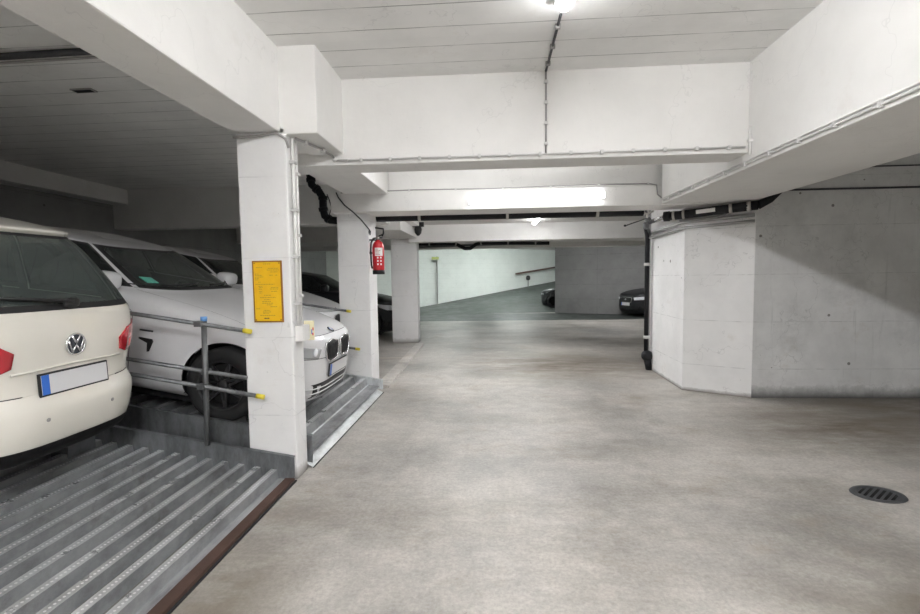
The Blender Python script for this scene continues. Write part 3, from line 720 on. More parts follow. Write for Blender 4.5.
# guard rails with yellow ends
def railing(label, y, rails, post, sleeves):
    e = empty('guard_rail', label, 'guard rail', (post[0], y, post[1]))
    o = Vector((post[0], y, post[1]))
    if post[2] > post[1]:
        bm = bmesh.new(); tube(bm, [Vector((0, 0, 0)), Vector((.02, 0, post[2]-post[1]))], .021, 14); link('post', bm, M['pipe_steel'], e)
        bm = bmesh.new(); tube(bm, [Vector((.02, 0, post[2]-post[1]-.02)), Vector((.02, 0, post[2]-post[1]+.015))], .024, 12); link('post_cap', bm, M['bluecap'], e)
    for (xa, za, xb, zb, dy, tip) in rails:
        a, b = Vector((xa, y+dy, za))-o, Vector((xb, y+dy, zb))-o; d = (b-a).normalized()
        bm = bmesh.new(); tube(bm, [a, b], .0165, 12); r = link('rail', bm, M['pipe_steel'], e)
        if tip:
            bm = bmesh.new(); tube(bm, [b-d*.055, b+d*.004], .019, 12); link('yellow_end_cap', bm, M['yellowtip'], r)
        if post[2] > post[1]:
            t = (0-a.x)/(b.x-a.x); c = a.lerp(b, t)
            bm = bmesh.new(); box(bm, (c.x-.028, c.y-.03, c.z-.022), (c.x+.028, c.y+.03, c.z+.022), bevel=.006); link('clamp', bm, M['pipe_steel'], e)
railing('steel guard rail with yellow ends beside the nearer white saloon', 3.47, [(-4.6, 1.63, -1.84, 1.20, -.03, True), (-4.6, 1.25, -1.92, .83, .03, False), (-4.6, 1.17, -1.76, .695, -.03, True)], (-2.245, .30, 1.30), 0)
railing('steel guard rail with yellow ends in front of the middle column', 6.33, [(-4.6, 1.56, -1.95, 1.135, 0, True), (-4.6, 1.04, -1.84, .61, 0, True)], (-3.6, .47, 1.45), 0)

# ================================================================ CARS
def catmull(rows, sub):
    out = []
    n = len(rows)
    for i in range(n-1):
        p0, p1, p2, p3 = rows[max(i-1, 0)], rows[i], rows[i+1], rows[min(i+2, n-1)]
        k = max(1, sub if isinstance(sub, int) else sub[i])
        for j in range(k):
            t = j/k; r = []
            for a, b, c, d in zip(p0, p1, p2, p3):
                m1, m2 = (c-a)/2, (d-b)/2
                if (b-a)*(c-b) <= 0: m1 = 0
                if (c-b)*(d-c) <= 0: m2 = 0
                h = (2*t**3-3*t**2+1)*b+(t**3-2*t**2+t)*m1+(-2*t**3+3*t**2)*c+(t**3-t**2)*m2
                r.append(h)
            out.append(r)
    out.append(list(rows[-1])); return out

class Car:
    def __init__(s, name, label, rows, sub, paint, wheels, wr, belt, wtop, sidewin, fwin, rwin, tilt_loc, cuts, glass_m, qual=1.0, lining=True, group=None):
        """rows (xr,zr,xf,zf,w,nf,nr,bulge); belt/wtop are indexes of control rows."""
        s.L = max(r[2] for r in rows); s.paint = paint; s.wr = wr; s.wheels = wheels
        s.root = empty(name, label, 'car', (0, 0, 0), group=group); s.root.matrix_world = tilt_loc
        subs = [sub]*(len(rows)-1) if isinstance(sub, int) else sub
        F = catmull(rows, subs)
        s.cum = [0]
        for k in subs: s.cum.append(s.cum[-1]+k)
        rb, rt = s.cum[belt], s.cum[wtop]
        KF = int(18*qual); KS = int(56*qual)
        cols = [('f', q/KF) for q in range(KF)] + [('sf', r/KS) for r in range(KS)] + [('sr', r/KS) for r in range(KS)] + [('r', q/KF) for q in range(KF+1)]
        s.NC = len(cols)
        def pt(row, col, sgn):
            xr, zr, xf, zf, w, nf, nr, bu = row
            xm = (xr+xf)/2; hl = (xf-xr)/2; k, q = col
            if k in ('f', 'sf'):
                n = nf; c = 2**(-1/n)
                if k == 'f': y = q*c; x = (1-y**n)**(1/n)
                else: x = (1-q)*c; y = (1-x**n)**(1/n)
            else:
                n = nr; c = 2**(-1/n)
                if k == 'sr': x = -q*c; y = (1-abs(x)**n)**(1/n)
                else: y = (1-q)*c; x = -(1-y**n)**(1/n)
            X = xm+hl*x; t = (X-xr)/(xf-xr)
            Z = zr+(zf-zr)*t+bu*math.sin(PI*min(1, max(0, t)))
            return Vector((X, sgn*y*w, Z))
        NR = len(F); s.NR = NR
        NC = s.NC
        # ring: right side (+y) from front to rear then left side back
        ring = [(c, 1) for c in range(NC)] + [(c, -1) for c in range(NC-2, 0, -1)]
        s.ring = ring; NK = len(ring)
        G = [[pt(F[r], cols[c], sg) for (c, sg) in ring] for r in range(NR)]
        # wheel arches
        dele = set(); ins = {}
        for r in range(NR):
            for k in range(NK):
                p = G[r][k]
                if abs(p.y) > .45:
                    for wx in wheels:
                        d = math.hypot(p.x-wx, p.z-wr)
                        if d < wr*1.13: ins[(r, k)] = wx
        for r in range(NR-1):
            for k in range(NK):
                q = [(r, k), (r, (k+1) % NK), (r+1, (k+1) % NK), (r+1, k)]
                if all(v in ins for v in q): dele.add((r, k))
        for (r, k), wx in ins.items():
            p = G[r][k]; d = Vector((p.x-wx, p.z-wr)); 
            if d.length < 1e-5: d = Vector((0, 1))
            d = d.normalized()*wr*1.13; G[r][k] = Vector((wx+d.x, p.y, wr+d.y))
        s.G = G
        # normals
        def nrm(r, k):
            a = G[min(r+1, NR-1)][k]-G[max(r-1, 0)][k]; b = G[r][(k+1) % NK]-G[r][k-1]
            n = a.cross(b) if a.length > 1e-6 and b.length > 1e-6 else Vector((0, 0, 1))
            if n.length < 1e-9: n = Vector((0, 0, 1))
            n.normalize(); p = G[r][k]; c = Vector((s.L/2, 0, .7))
            if n.dot(p-c) < 0: n = -n
            return n
        N = [[nrm(r, k) for k in range(NK)] for r in range(NR)]
        s.KF, s.KS = KF, KS
        fa = KF
        def colpos(c):            # 0..1 front face, 1..2 side from front corner to rear corner, 2..3 rear face
            if c < KF: return c/KF
            if c < KF+2*KS: return 1+(c-KF)/(2*KS)
            return 2+(c-KF-2*KS)/KF
        def region(r, k):
            c, sg = ring[k]
            c2 = ring[(k+1) % NK][0]; cm = (colpos(c)+colpos(c2))/2
            if (r, k) in dele: return None
            if rb <= r < rt:
                if cm < fwin: return 'windshield'
                if cm > 3-rwin: return 'rear_window'
                for nm, a, b in sidewin:
                    if a < cm < b and r >= rb: return nm+('R' if sg > 0 else 'L')
            for nm, ra, rz, ca, cb, sided in cuts:
                if s.cum[ra] <= r < s.cum[rz] and ca < cm < cb: return nm+(('R' if (sg > 0) else 'L') if sided else '')
            return 'body'
        reg = {}
        for r in range(NR-1):
            for k in range(NK):
                z = region(r, k)
                if z: reg.setdefault(z, []).append((r, k))
        facereg = {fk: z for z, fl in reg.items() for fk in fl}
        for z, fl in reg.items():
            isw = 'window' in z or 'windshield' in z
            bm = bmesh.new(); V = {}
            fs = set(fl)
            def vert(v):
                if v in V: return V[v]
                r, k = v
                p = G[r][k].copy(); adj = [((r-1) , (k-1) % NK), (r-1, k), (r, (k-1) % NK), (r, k)]
                inside = [a for a in adj if a in fs]; other = [a for a in adj if a in facereg and a not in fs]
                if other and inside and not isw and z != 'lining':
                    m = Vector((0, 0, 0))
                    for (a, b) in inside: m += (G[a][b]+G[a+1][b]+G[a][(b+1) % NK]+G[a+1][(b+1) % NK])/4
                    m = m/len(inside)-p
                    if m.length > 1e-6: p += m.normalized()*.0028
                if isw: p -= N[r][k]*.004
                V[v] = bm.verts.new(p); return V[v]
            for (r, k) in fl:
                q = []
                for v in ((r, k), (r, (k+1) % NK), (r+1, (k+1) % NK), (r+1, k)):
                    b = vert(v)
                    if b not in q: q.append(b)
                try: f = bm.faces.new(q)
                except ValueError: continue
                f.smooth = True
                if isw:
                    nb = [(r-1, k), (r+1, k), (r, (k-1) % NK), (r, (k+1) % NK)]
                    f.material_index = 1 if any(a not in fs for a in nb) else 0
            bmesh.ops.remove_doubles(bm, verts=bm.verts, dist=1e-5)
            for f in bm.faces:
                pass
            bmesh.ops.recalc_face_normals(bm, faces=bm.faces)
            cen = Vector((s.L/2, 0, .75))
            if sum((f.calc_center_median()-cen).dot(f.normal) for f in bm.faces) < 0:
                bmesh.ops.reverse_faces(bm, faces=bm.faces)
            nm = z.rstrip('RL') if z[-1] in 'RL' else z
            if nm.startswith('side_window'): nm = 'side_window'
            o = link(nm, bm, [glass_m if isinstance(glass_m, bpy.types.Material) else glass_m.get(nm, M['darkglass']), M['black']] if isw else paint[nm] if nm in paint else paint['body'], s.root, True)
            if not isw:
                pass
        if lining:
            bm = bmesh.new(); V = {}
            for (r, k), z in facereg.items():
                if 'window' in z or 'windshield' in z: continue
                q = []
                for (a, b) in ((r, k), (r, (k+1) % NK), (r+1, (k+1) % NK), (r+1, k)):
                    if (a, b) not in V: V[(a, b)] = bm.verts.new(G[a][b]-N[a][b]*.016)
                    if V[(a, b)] not in q: q.append(V[(a, b)])
                try: bm.faces.new(q).smooth = True
                except ValueError: pass
            link('interior_lining', bm, M['lining'], s.root)
        # bvh of the outer skin
        vs = [p for row in G for p in row]; ps = [(r*NK+k, r*NK+(k+1) % NK, (r+1)*NK+(k+1) % NK, (r+1)*NK+k) for (r, k) in facereg]
        s.bvh = BVHTree.FromPolygons(vs, ps)
        # wheel liners, floor pan
        w = max(r[4] for r in rows)
        for wx in wheels:
            for sg in (-1, 1):
                bm = bmesh.new()
                N2 = 18; a1 = []; a2 = []
                for i in range(N2+1):
                    a = -.15*PI+1.3*PI*i/N2; c, sn = math.cos(a), math.sin(a)
                    a1.append(bm.verts.new((wx+c*wr*1.16, sg*(w-.10), wr+sn*wr*1.16))); a2.append(bm.verts.new((wx+c*wr*1.16, sg*(w-.34), wr+sn*wr*1.16)))
                for i in range(N2): bm.faces.new((a1[i], a1[i+1], a2[i+1], a2[i]))
                bm.faces.new(a2)
                link('wheel_liner', bm, M['rubber'], s.root)
        z0 = min(rows[0][1], rows[0][3])
        bm = bmesh.new(); box(bm, (rows[0][0]+.25, -w+.22, z0-.04), (rows[0][2]-.25, w-.22, z0+.05)); link('underbody', bm, M['rubber'], s.root)
    def hit(s, axis, a, b):
        if axis == 'x+': o, d = Vector((s.L+2, a, b)), Vector((-1, 0, 0))
        elif axis == 'x-': o, d = Vector((-2, a, b)), Vector((1, 0, 0))
        elif axis == 'y+': o, d = Vector((a, 3, b)), Vector((0, -1, 0))
        elif axis == 'y-': o, d = Vector((a, -3, b)), Vector((0, 1, 0))
        else: o, d = Vector((a, b, 4)), Vector((0, 0, -1))
        loc, n, i, dist = s.bvh.ray_cast(o, d)
        if loc is None:
            loc, n, i, dist = s.bvh.find_nearest(o+d*2.0)
        if n.dot(d) > 0: n = -n
        return loc, n
    def decal(s, name, mat, axis, poly, off=.006, rings=4, parent=None, inset=.02):
        # poly in (y,z) for x axes, (x,z) for y axes, (x,y) for z
        c = Vector((sum(p[0] for p in poly)/len(poly), sum(p[1] for p in poly)/len(poly)))
        P = []
        for i, p in enumerate(poly):
            q = poly[(i+1) % len(poly)]
            for t in (0, .2, .4, .6, .8): P.append(Vector((p[0]*(1-t)+q[0]*t, p[1]*(1-t)+q[1]*t)))
        bm = bmesh.new(); R = []
        for k in range(rings+1):
            f = k/rings; row = []
            for p in P:
                q = c.lerp(p, f); l, n = s.hit(axis, q.x, q.y); row.append(bm.verts.new(l+n*off))
                if k == 0: break
            R.append(row)
        m = len(P)
        for j in range(m): bm.faces.new((R[0][0], R[1][j], R[1][(j+1) % m])).smooth = True
        for k in range(1, rings):
            for j in range(m): bm.faces.new((R[k][j], R[k+1][j], R[k+1][(j+1) % m], R[k][(j+1) % m])).smooth = True
        sk = []
        for p in P: l, n = s.hit(axis, p.x, p.y); sk.append(bm.verts.new(l-n*inset*.3))
        for j in range(m): bm.faces.new((R[rings][j], sk[j], sk[(j+1) % m], R[rings][(j+1) % m]))
        bmesh.ops.recalc_face_normals(bm, faces=bm.faces)
        return link(name, bm, mat, parent or s.root)
    def frame(s, axis, a, b, off):
        l, n = s.hit(axis, a, b); 
        z = n; up = Vector((0, 0, 1)); x = up.cross(z).normalized(); y = z.cross(x)
        m = Matrix((x, y, z)).transposed().to_4x4(); m.translation = l+n*off; return m
    def strip(s, name, mat, axis, pts, r, off=.0, parent=None):
        bm = bmesh.new(); q = []
        for (a, b), (c, d) in zip(pts, pts[1:]):
            for t in range(6): l, n = s.hit(axis, a+(c-a)*t/6, b+(d-b)*t/6); q.append(l+n*off)
        l, n = s.hit(axis, *pts[-1]); q.append(l+n*off)
        tube(bm, q, r, 8); return link(name, bm, mat, parent or s.root)
    def add_wheels(s, track, rimmat, w=.21, spokes=5):
        proto = None
        for wx in s.wheels:
            for sg in (-1, 1):
                if proto is None:
                    r = s.wr
                    bm = bmesh.new(); lathe(bm, [(r*.66, -w/2), (r*.9, -w/2), (r*.985, -w*.40), (r, -w*.25), (r, w*.25), (r*.985, w*.40), (r*.9, w/2), (r*.66, w/2), (r*.66, -w/2)], 'y', 40, cap=False)
                    t = link('wheel', bm, M['rubber'], s.root)
                    bm = bmesh.new(); lathe(bm, [(r*.67, w*.46), (r*.64, w*.48), (r*.61, w*.40), (r*.59, w*.05)], 'y', 40, cap=False); lathe(bm, [(r*.60, w*.04), (r*.3, w*.03), (0, w*.03)], 'y', 40, mi=1)
                    lathe(bm, [(r*.15, w*.2), (r*.15, w*.38), (r*.11, w*.42), (0, w*.42)], 'y', 24)
                    for i in range(spokes):
                        for da in (-.13, .13):
                            a = 2*PI*i/spokes
                            R = Matrix.Rotation(a, 4, 'Y')
                            box(bm, (r*.1, w*.22, r*da*.6-.010), (r*.63, w*.38, r*da*.6+.010), bevel=.003, mat=R @ Matrix.Rotation(da*.9, 4, 'Y'))
                    rim = link('rim', bm, [rimmat, M['pit']], t); proto = (t, rim)
                else:
                    t = proto[0].copy(); COL.objects.link(t); t.parent = s.root; rim = proto[1].copy(); COL.objects.link(rim); rim.parent = t
                t.location = (wx, sg*track, s.wr)
                if sg < 0: t.rotation_euler = (0, 0, PI)
    def mirror(s, x, y, z, mat, sz=(.085, .11, .075)):
        for sg in (-1, 1):
            bm = bmesh.new(); superell(bm, (x, sg*(y+.11), z), (sz[0], sz[1], sz[2]), .62); o = link('side_mirror', bm, mat, s.root)
            bm = bmesh.new(); box(bm, (x-.05, sg*(y-.02)-.04, z-.085), (x+.04, sg*(y+.06)+.04, z-.05), bevel=.01); box(bm, (x-.07, sg*(y+.11)-.1, z-.07), (x+.05, sg*(y+.11)+.1, z-.045), bevel=.01); link('mirror_base', bm, M['black'], o)
    def seats(s, xs, zb, mat, wheelpos=None, wz=.95, dash_x=None, dash_z=.98, w=.62):
        for x in xs:
            for sg in (-1, 1):
                bm = bmesh.new(); R = Matrix.Translation((x, sg*.37, zb)) @ Matrix.Rotation(.22*-1, 4, 'Y')
                superell(bm, (0, 0, .32), (.07, .23, .34), .45, mat=R); superell(bm, (.28, 0, 0), (.28, .24, .08), .45, mat=Matrix.Translation((x, sg*.37, zb))); o = link('car_seat', bm, mat, s.root)
                bm = bmesh.new(); superell(bm, (-.01, 0, .76), (.05, .13, .09), .6, mat=R); tube(bm, [R @ Vector((0, -.05, .62)), R @ Vector((0, -.05, .72))], .007); tube(bm, [R @ Vector((0, .05, .62)), R @ Vector((0, .05, .72))], .007); link('headrest', bm, mat, o)
        if wheelpos:
            bm = bmesh.new(); c = Vector(wheelpos); n = 24; R = Matrix.Rotation(-.45, 4, 'Y')
            tube(bm, [c+R @ Vector((0, .18*math.cos(2*PI*i/n), .18*math.sin(2*PI*i/n))) for i in range(n)], .014, closed=True)
            tube(bm, [c+R @ Vector((0, -.17, 0)), c, c+R @ Vector((0, .17, 0))], .018); tube(bm, [c, c+R @ Vector((.2, 0, 0))], .03)
            link('steering_wheel', bm, M['black'], s.root)
        if dash_x:
            bm = bmesh.new(); box(bm, (dash_x-.35, -w, dash_z-.25), (dash_x+.25, w, dash_z), bevel=.06); link('dashboard', bm, M['black'], s.root)
    def number_plate(s, axis, a, b, off, blue_side=1, w=.52, tilt=0):
        m = s.frame(axis, a, b, off)
        bm = bmesh.new(); box(bm, (-w/2-.012, -.066, -.012), (w/2+.012, .066, .0), bevel=.004, mat=m); o = link('number_plate', bm, M['black'], s.root)
        bm = bmesh.new(); box(bm, (-w/2, -.055, .0), (w/2, .055, .003), mat=m); link('plate_face', bm, M['plate'], o)
        bx = -w/2 if blue_side > 0 else w/2-.045
        bm = bmesh.new(); box(bm, (bx, -.055, .003), (bx+.045, .055, .0045), mat=m); link('blue_band', bm, M['plateblue'], o)
        return o, m

def pose(x, y, z, heading, pitch, origin):
    """car-local origin -> world; heading is the world angle of local +x; pitch lifts the nose."""
    return Matrix.Translation((x, y, z)) @ Matrix.Rotation(heading, 4, 'Z') @ Matrix.Rotation(-pitch, 4, 'Y') @ Matrix.Translation(-Vector(origin))

# ---- cream hatchback with its tail towards the lane
VW_ROWS = [
 # xr   zr    xf    zf    w    nf   nr  bulge
 (.16, .28, 4.05, .20, .70, 3.2, 4.0, 0),
 (.05, .34, 4.14, .30, .76, 3.2, 4.0, 0),
 (.005, .46, 4.18, .44, .795, 3.0, 3.8, 0),
 (.0,  .60, 4.18, .60, .805, 3.0, 3.8, 0),
 (.06, .70, 4.15, .68, .80, 3.0, 3.9, 0),
 (.08, .80, 4.08, .76, .795, 3.0, 4.2, 0),
 (.09, .98, 3.85, .86, .79, 3.2, 4.6, 0),
 (.11, 1.09, 3.45, .97, .775, 3.5, 4.6, 0),
 (.135, 1.15, 3.2, 1.06, .76, 3.8, 4.6, 0),
 (.27, 1.31, 2.95, 1.25, .715, 4, 4.6, 0),
 (.45, 1.48, 2.62, 1.44, .66, 4, 4.6, .01),
 (.56, 1.555, 2.45, 1.51, .625, 4, 4.6, .02),
 (.53, 1.58, 2.38, 1.535, .60, 4, 4.4, .03),
 (.58, 1.60, 2.3, 1.555, .55, 4, 4, .04),
 (.78, 1.625, 2.1, 1.58, .34, 3.5, 3.5, .045),
 (.93, 1.63, 1.95, 1.59, .001, 3, 3, .045)]
vw_pose = pose(-2.54, 2.62, .28, PI, .14, (0, 0, 0))
sub = [3, 3, 3, 3, 3, 4, 3, 3, 4, 4, 4, 2, 3, 4, 3]
VW = Car('hatchback_car', 'cream white hatchback seen from behind, parked with its tail towards the lane', VW_ROWS, sub, {'body': M['cream']}, (.78, 3.35), .315, 8, 11,
         [('side_windowA', 1.16, 1.38), ('side_windowB', 1.40, 1.66), ('side_windowC', 1.69, 1.93)], .93, 1.02, vw_pose,
         [('rear_bumper', 0, 4, 1.93, 3, False), ('tailgate', 4, 14, 2.20, 3, False), ('front_bumper', 0, 5, -1, 1.06, False), ('hood', 5, 8, -1, .95, False), ('door', 1, 8, 1.20, 1.39, True), ('door', 1, 8, 1.39, 1.66, True)],
         M['glass'])
VW.add_wheels(.70, M['pipe_steel'])
VW.seats((1.35, 2.3), .55, M['tan'], (2.75, .36, .95), dash_x=3.05, dash_z=1.02)
VW.mirror(2.9, .77, 1.10, M['cream'])
# lower black valance of the rear bumper
for sg in (1,):
    bm = bmesh.new(); G = VW.G; NK = len(VW.ring); A = []
    for k in range(NK):
        c, s_ = VW.ring[k]
        if VW.G[0][k].x < 0.52: A.append(k)
    ks = [k for k in range(NK) if VW.ring[k][0] >= VW.KF+VW.KS*2-int(VW.KS*.14)]
    rws = range(0, 6); rows_ = []
    for r in rws:
        rows_.append([bm.verts.new(G[r][k]+(G[r][k]-Vector((.6, 0, G[r][k].z))).normalized()*.006) for k in ks])
    for a, b in zip(rows_, rows_[1:]):
        for i in range(len(ks)-1): bm.faces.new((a[i], a[i+1], b[i+1], b[i])).smooth = True
    rr_ = bmesh.ops.solidify(bm, geom=bm.faces[:], thickness=.005)
    bmesh.ops.recalc_face_normals(bm, faces=bm.faces)
    link('lower_valance', bm, M['black'], VW.root)
# tail lamps (red, with paler lower part), wrap the corner
for sg in (-1, 1):
    if sg > 0 or True:
        t = VW.decal('tail_lamp', M['redlens'], 'x-', [(sg*.44, 1.00), (sg*.55, 1.02), (sg*.70, 1.04), (sg*.775, 1.03), (sg*.78, .95), (sg*.77, .865), (sg*.42, .835), (sg*.36, .86), (sg*.35, .94)], .010, 14)
        VW.decal('lamp_lens_lower', M['pinklens'], 'x-', [(sg*.47, .915), (sg*.765, .93), (sg*.765, .88), (sg*.47, .86)], .014, 12, parent=t)
# emblem: ring with V over W
m = VW.frame('x-', 0, .945, .008)
bm = bmesh.new(); lathe(bm, [(0, .004), (.058, .004), (.06, 0), (.0, -.004)], seg=32)
for v in bm.verts: v.co = m @ v.co
em = link('round_emblem', bm, M['emblemdark'], VW.root)
bm = bmesh.new(); n = 36
tube(bm, [m @ Vector((.062*math.cos(2*PI*i/n), .062*math.sin(2*PI*i/n), .004)) for i in range(n)], .0065, 8, closed=True); link('ring', bm, M['chrome'], em)
def strokes(pts, r): 
    bm = bmesh.new()
    for a, b in zip(pts, pts[1:]): tube(bm, [m @ Vector((*a, .006)), m @ Vector((*b, .006))], r, 8)
    return bm
link('letter_v', strokes([(-.026, .052), (0, .004), (.026, .052)], .0058), M['chrome'], em)
link('letter_w', strokes([(-.050, .028), (-.026, -.046), (0, -.004), (.026, -.046), (.050, .028)], .0058), M['chrome'], em)
VW.decal('plate_recess', M['cream'], 'x-', [(-.33, .815), (.33, .815), (.30, .655), (-.30, .655)], -.002)
VW.number_plate('x-', 0, .742, .015, 1, w=.44)
VW.strip('tailgate_lip', M['cream'], 'x-', [(-.36, .825), (0, .835), (.36, .825)], .007, .004)
# wiper
bm = bmesh.new(); a, n1 = VW.hit('x-', -.02, 1.175); b, n2 = VW.hit('x-', .40, 1.215); superell(bm, a+n1*.02, (.02, .05, .03), .7)
tube(bm, [a+n1*.035, a.lerp(b, .5)+n1*.03, b+n2*.02], [.012, .009, .006]); tube(bm, [a.lerp(b, .25)+n1*.012, b+n2*.012], .006); link('rear_wiper', bm, M['black'], VW.root)
for y in (-.60, -.22, .22, .60):
    m2 = VW.frame('x-', y, .56, .0); bm = bmesh.new(); lathe(bm, [(.011, -.002), (.011, .003), (.008, .004), (0, .004)], seg=16)
    for v in bm.verts: v.co = m2 @ v.co
    link('parking_sensor', bm, M['conduit_dark'], VW.root)
for sg in (-1, 1): VW.decal('reflector', M['redlens'], 'x-', [(sg*.58, .47), (sg*.66, .475), (sg*.66, .50), (sg*.58, .495)], .005, 2)
bm = bmesh.new()
VW.strip('roof_rail', M['black'], 'z', [(.75, .60), (1.4, .605), (2.1, .58)], .010, .012); VW.strip('roof_rail', M['black'], 'z', [(.75, -.60), (1.4, -.605), (2.1, -.58)], .010, .012)

# ---- saloons with their noses towards the lane
BM_ROWS = [
 (.2, .28, 4.46, .11, .78, 4.3, 3.5, 0),
 (.06, .36, 4.58, .17, .86, 4.2, 3.5, 0),
 (.0, .50, 4.635, .31, .895, 4.1, 3.3, 0),
 (0, .62, 4.64, .45, .905, 4.1, 3.3, 0),
 (.03, .75, 4.635, .58, .905, 4.1, 3.3, .01),
 (.05, .86, 4.62, .70, .90, 4.1, 3.4, .03),
 (.08, .94, 4.56, .785, .893, 4.2, 3.6, .03),
 (.12, .99, 4.33, .86, .882, 4.3, 3.7, .03),
 (.16, 1.03, 3.90, .94, .865, 4.2, 3.8, .02),
 (.22, 1.07, 3.42, 1.00, .845, 4.3, 4, .005),
 (.30, 1.11, 3.20, 1.035, .825, 4.2, 4, -.01),
 (.55, 1.22, 2.93, 1.16, .775, 4, 4, .0),
 (.85, 1.34, 2.62, 1.305, .70, 4, 4, .02),
 (1.0, 1.39, 2.49, 1.355, .665, 4, 4, .03),
 (1.1, 1.41, 2.36, 1.38, .62, 4, 4, .035),
 (1.3, 1.425, 2.15, 1.405, .36, 3.5, 3.5, .045),
 (1.4, 1.43, 2.0, 1.41, .001, 3, 3, .045)]
bsub = [3, 3, 3, 3, 3, 3, 3, 3, 3, 3, 4, 4, 3, 3, 4, 3]
BCUT = [('front_bumper', 0, 4, -1, 1.03, False), ('hood', 6, 10, -1, 1.015, False), ('door', 1, 10, 1.30, 1.52, True), ('door', 1, 10, 1.52, 1.74, True), ('rear_bumper', 0, 4, 1.95, 3.1, False), ('trunk_lid', 5, 10, 2.15, 3.1, False)]
BWIN = [('side_windowA', 1.02, 1.40), ('side_windowB', 1.415, 1.70)]
def saloon(label, paint, ps, glass_m, full=True, qual=1.0, kidney=True, rim=M['rimdark'], lights=M['headlens'], rows=BM_ROWS):
    c = Car('saloon_car', label, rows, bsub, {'body': paint}, (.80, 3.93), .325, 10, 13, BWIN, .975, .9, ps, BCUT, glass_m, qual)
    c.add_wheels(.79, rim, spokes=7)
    c.mirror(2.84, .82, 1.09, paint, (.10, .12, .08))
    c.seats((1.35, 2.2), .48, M['seat'], (2.72, .36, .88), dash_x=3.0, dash_z=.99)
    for sg in (-1, 1):
        t = c.decal('headlamp', lights, 'x+', [(sg*.42, .675), (sg*.56, .69), (sg*.72, .715), (sg*.79, .735), (sg*.78, .66), (sg*.70, .60), (sg*.46, .585)], .006)
        for yy in (.50, .64):
            l, n = c.hit('x+', sg*yy, .645); bm = bmesh.new(); superell(bm, l+n*.004, (.02, .04, .04), 1); link('reflector', bm, M['headbright'], t)
        c.decal('fog_grille', M['black'], 'x+', [(sg*.67, .37), (sg*.80, .38), (sg*.79, .27), (sg*.68, .25)], .004)
        # fender vent behind the front wheel
        ax = 'y+' if sg > 0 else 'y-'
        c.decal('fender_vent', M['black'], ax, [(3.17, .645), (3.29, .64), (3.30, .62), (3.27, .53), (3.25, .525), (3.275, .615), (3.17, .63)], .004)
        c.decal('fender_badge', M['cable'], ax, [(3.17, .70), (3.29, .70), (3.29, .715), (3.17, .715)], .003, 1)
        c.strip('window_trim', M['black'], ax, [(.75, 1.115), (1.8, 1.085), (3.0, 1.055)], .009, .002)
        for dx in (1.55, 2.55):
            l, n = c.hit(ax, dx, .90); bm = bmesh.new(); superell(bm, l+n*.022, (.10, .012, .016), .6); link('door_handle', bm, paint, c.root)
    c.decal('lower_grille', M['black'], 'x+', [(-.62, .335), (0, .355), (.62, .335), (.58, .20), (0, .18), (-.58, .20)], .004)
    for z in (.245, .295): c.strip('grille_bar', paint if full else M['chrome'], 'x+', [(-.57, z), (0, z+.004), (.57, z)], .006, .010)
    if kidney:
        for sg in (-1, 1):
            k = [(sg*.04, .71), (sg*.18, .735), (sg*.33, .72), (sg*.36, .67), (sg*.33, .565), (sg*.26, .53), (sg*.07, .545), (sg*.035, .60)]
            g = c.decal('kidney_grille', M['black'], 'x+', k, .008)
            bm = bmesh.new(); q = []
            for i, p in enumerate(k):
                p2 = k[(i+1) % len(k)]
                for t in (0, .5): l, n = c.hit('x+', p[0]*(1-t)+p2[0]*t, p[1]*(1-t)+p2[1]*t); q.append(l+n*.012)
            tube(bm, q, .008, 8, closed=True); link('chrome_surround', bm, M['chrome'], g)
            for i in range(6):
                y = sg*(.08+i*.045); c.strip('grille_slat', M['black'], 'x+', [(y, .56), (y, .70)], .0028, .012, g)
        m3 = c.frame('x+', 0, .80, .004)
        bm = bmesh.new(); lathe(bm, [(0, .004), (.040, .004), (.041, 0), (0, -.004)], seg=28)
        for v in bm.verts: v.co = m3 @ v.co
        e_ = link('round_emblem', bm, M['emblemdark'], c.root)
        for q in range(4):
            bm = bmesh.new(); ctr = bm.verts.new(m3 @ Vector((0, 0, .0055))); N_ = 8; vv = [bm.verts.new(m3 @ Vector((.027*math.cos(PI/2*q+PI/2*i/N_), .027*math.sin(PI/2*q+PI/2*i/N_), .0055))) for i in range(N_+1)]
            for i in range(N_): bm.faces.new((ctr, vv[i], vv[i+1]))
            link('quadrant', bm, M['emblemblue'] if q % 2 else M['emblemwhite'], e_)
    else:
        g = c.decal('front_grille', M['black'], 'x+', [(-.36, .66), (0, .68), (.36, .66), (.30, .46), (0, .43), (-.30, .46)], .008)
        c.strip('chrome_surround', M['chrome'], 'x+', [(-.36, .66), (0, .68), (.36, .66), (.30, .46)], .011, .012, g)
        bm = bmesh.new(); l, n = c.hit('x+', 0, .60); superell(bm, l+n*.02, (.01, .05, .03), .9); link('badge', bm, M['chrome'], g)
    c.number_plate('x+', 0, .445, .016, 1)
    for sg in (-1, 1):
        c.decal('tail_lamp', M['redlens'], 'x-', [(sg*.50, .94), (sg*.80, .92), (sg*.80, .80), (sg*.52, .82)], .006)
    return c
PT = .150
B1 = saloon('white saloon behind the near column with its nose pointing to the lane', M['bmwwhite'], pose(-1.64, 4.72, .255, 0, -PT, (4.68, 0, 0)), {'windshield': glass('windshield_glass', (.30, .33, .33), .07)})
l, n = B1.hit('x+', -.50, 1.11)
B1.decal('emission_sticker', M['sticker'], 'x+', [(-.60, 1.085), (-.52, 1.085), (-.52, 1.125), (-.60, 1.125)], .002, 2)
for sg in (-.3, .35):
    B1.strip('wiper', M['black'], 'x+', [(sg-.25, 1.06), (sg+.25, 1.075)], .008, .012)
B2 = saloon('pale silver saloon mostly hidden behind the middle column', M['silver'], pose(-2.60, 7.78, .26, 0, -PT, (4.68, 0, 0)), M['darkglass'], qual=.8)
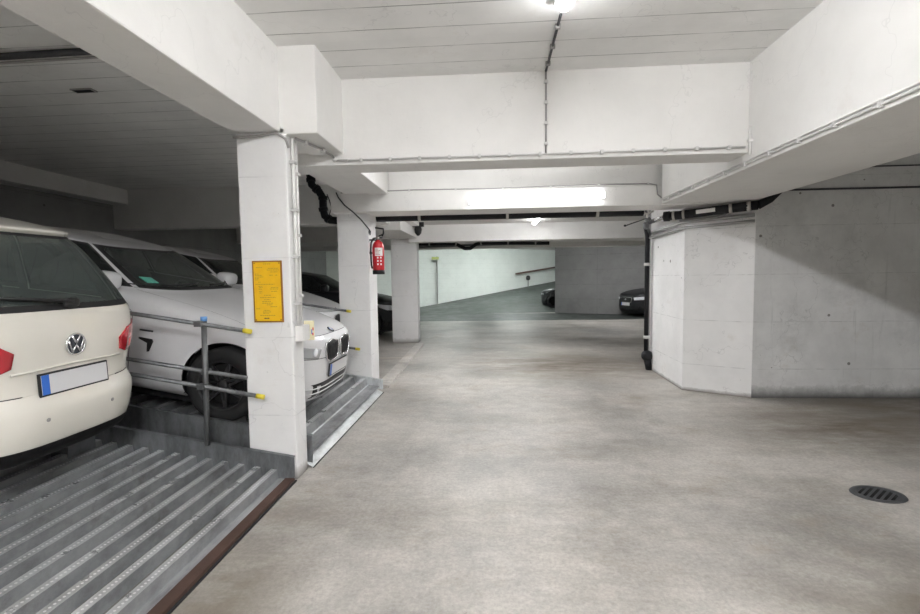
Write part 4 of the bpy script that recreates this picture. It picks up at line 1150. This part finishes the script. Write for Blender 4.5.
SUV = [(a, b*1.0 if i < 3 else b*1.13, c_, d*1.0 if i < 3 else d*1.13, w, p, q, r) for i, (a, b, c_, d, w, p, q, r) in enumerate(BM_ROWS)]
B3 = saloon('black car on the floor beyond the middle column', M['blackpaint'], pose(-2.50, 12.85, 0, 0, 0, (4.68, 0, 0)), M['darkglass'], qual=.7, kidney=False, lights=M['headbright'])
B3.root.scale = (1, 1, 1.22)
B4 = saloon('black car in front of the far grey wall at right', M['blackpaint'], pose(4.95, 18.0, 0, PI+.33, 0, (4.68, 0, 0)), M['darkglass'], qual=.6, kidney=False, lights=M['headbright'])
B4.root.scale = (1, 1, 1.07)
B5 = saloon('black car nose poking out behind the far grey wall on the ramp', M['blackpaint'], pose(2.32, 22.2, .10, PI-.35, 0, (4.68, 0, 0)), M['darkglass'], qual=.6, kidney=False, lights=M['headdark'])

# ================================================================ FAR DETAILS
hr = empty('handrail', 'brown handrail on the far white wall', 'handrail', (2.6, 27.1, 1.8))
bm = bmesh.new(); tube(bm, [(-1.3, -.9, -.12), (1.5, 1.05, .3)], .05, 8); link('rail', bm, M['handrail'], hr)
for t in (.1, .5, .9):
    a = Vector((-1.3, -.9, -.12)).lerp(Vector((1.5, 1.05, .3)), t); bm = bmesh.new(); tube(bm, [a, a+Vector((-.15, .25, -.05))], .02, 6); link('bracket', bm, M['handrail'], hr)
sp = empty('ramp_signal', 'small dark signal on a post by the far ramp', 'signal', (2.0, 26.6, .93))
bm = bmesh.new(); tube(bm, [(0, 0, 0), (0, 0, .45)], .03, 8); link('post', bm, M['conduit_dark'], sp)
bm = bmesh.new(); superell(bm, (0, 0, .52), (.12, .06, .14), .8); link('head', bm, M['black'], sp)
tag(BX('green_sign', (-2.95, 22.9, 2.42), (-2.6, 22.93, 2.55), M['greenbox']), 'small green yellow sign high on the far white wall', 'sign')

# repeats share a group phrase
for o in list(COL.objects):
    if o.parent is None and 'category' in o and 'group' not in o:
        k = o.name.split('.')[0]
        g = {'tube_lamp': 'tube lamps along the lane', 'parking_platform': 'parking platforms in the left bays', 'guard_rail': 'guard rails with yellow ends',
             'saloon_car': 'parked saloon cars', 'cable_tray': 'grey conduits on the white wall corner'}.get(k)
        if g: o['group'] = g
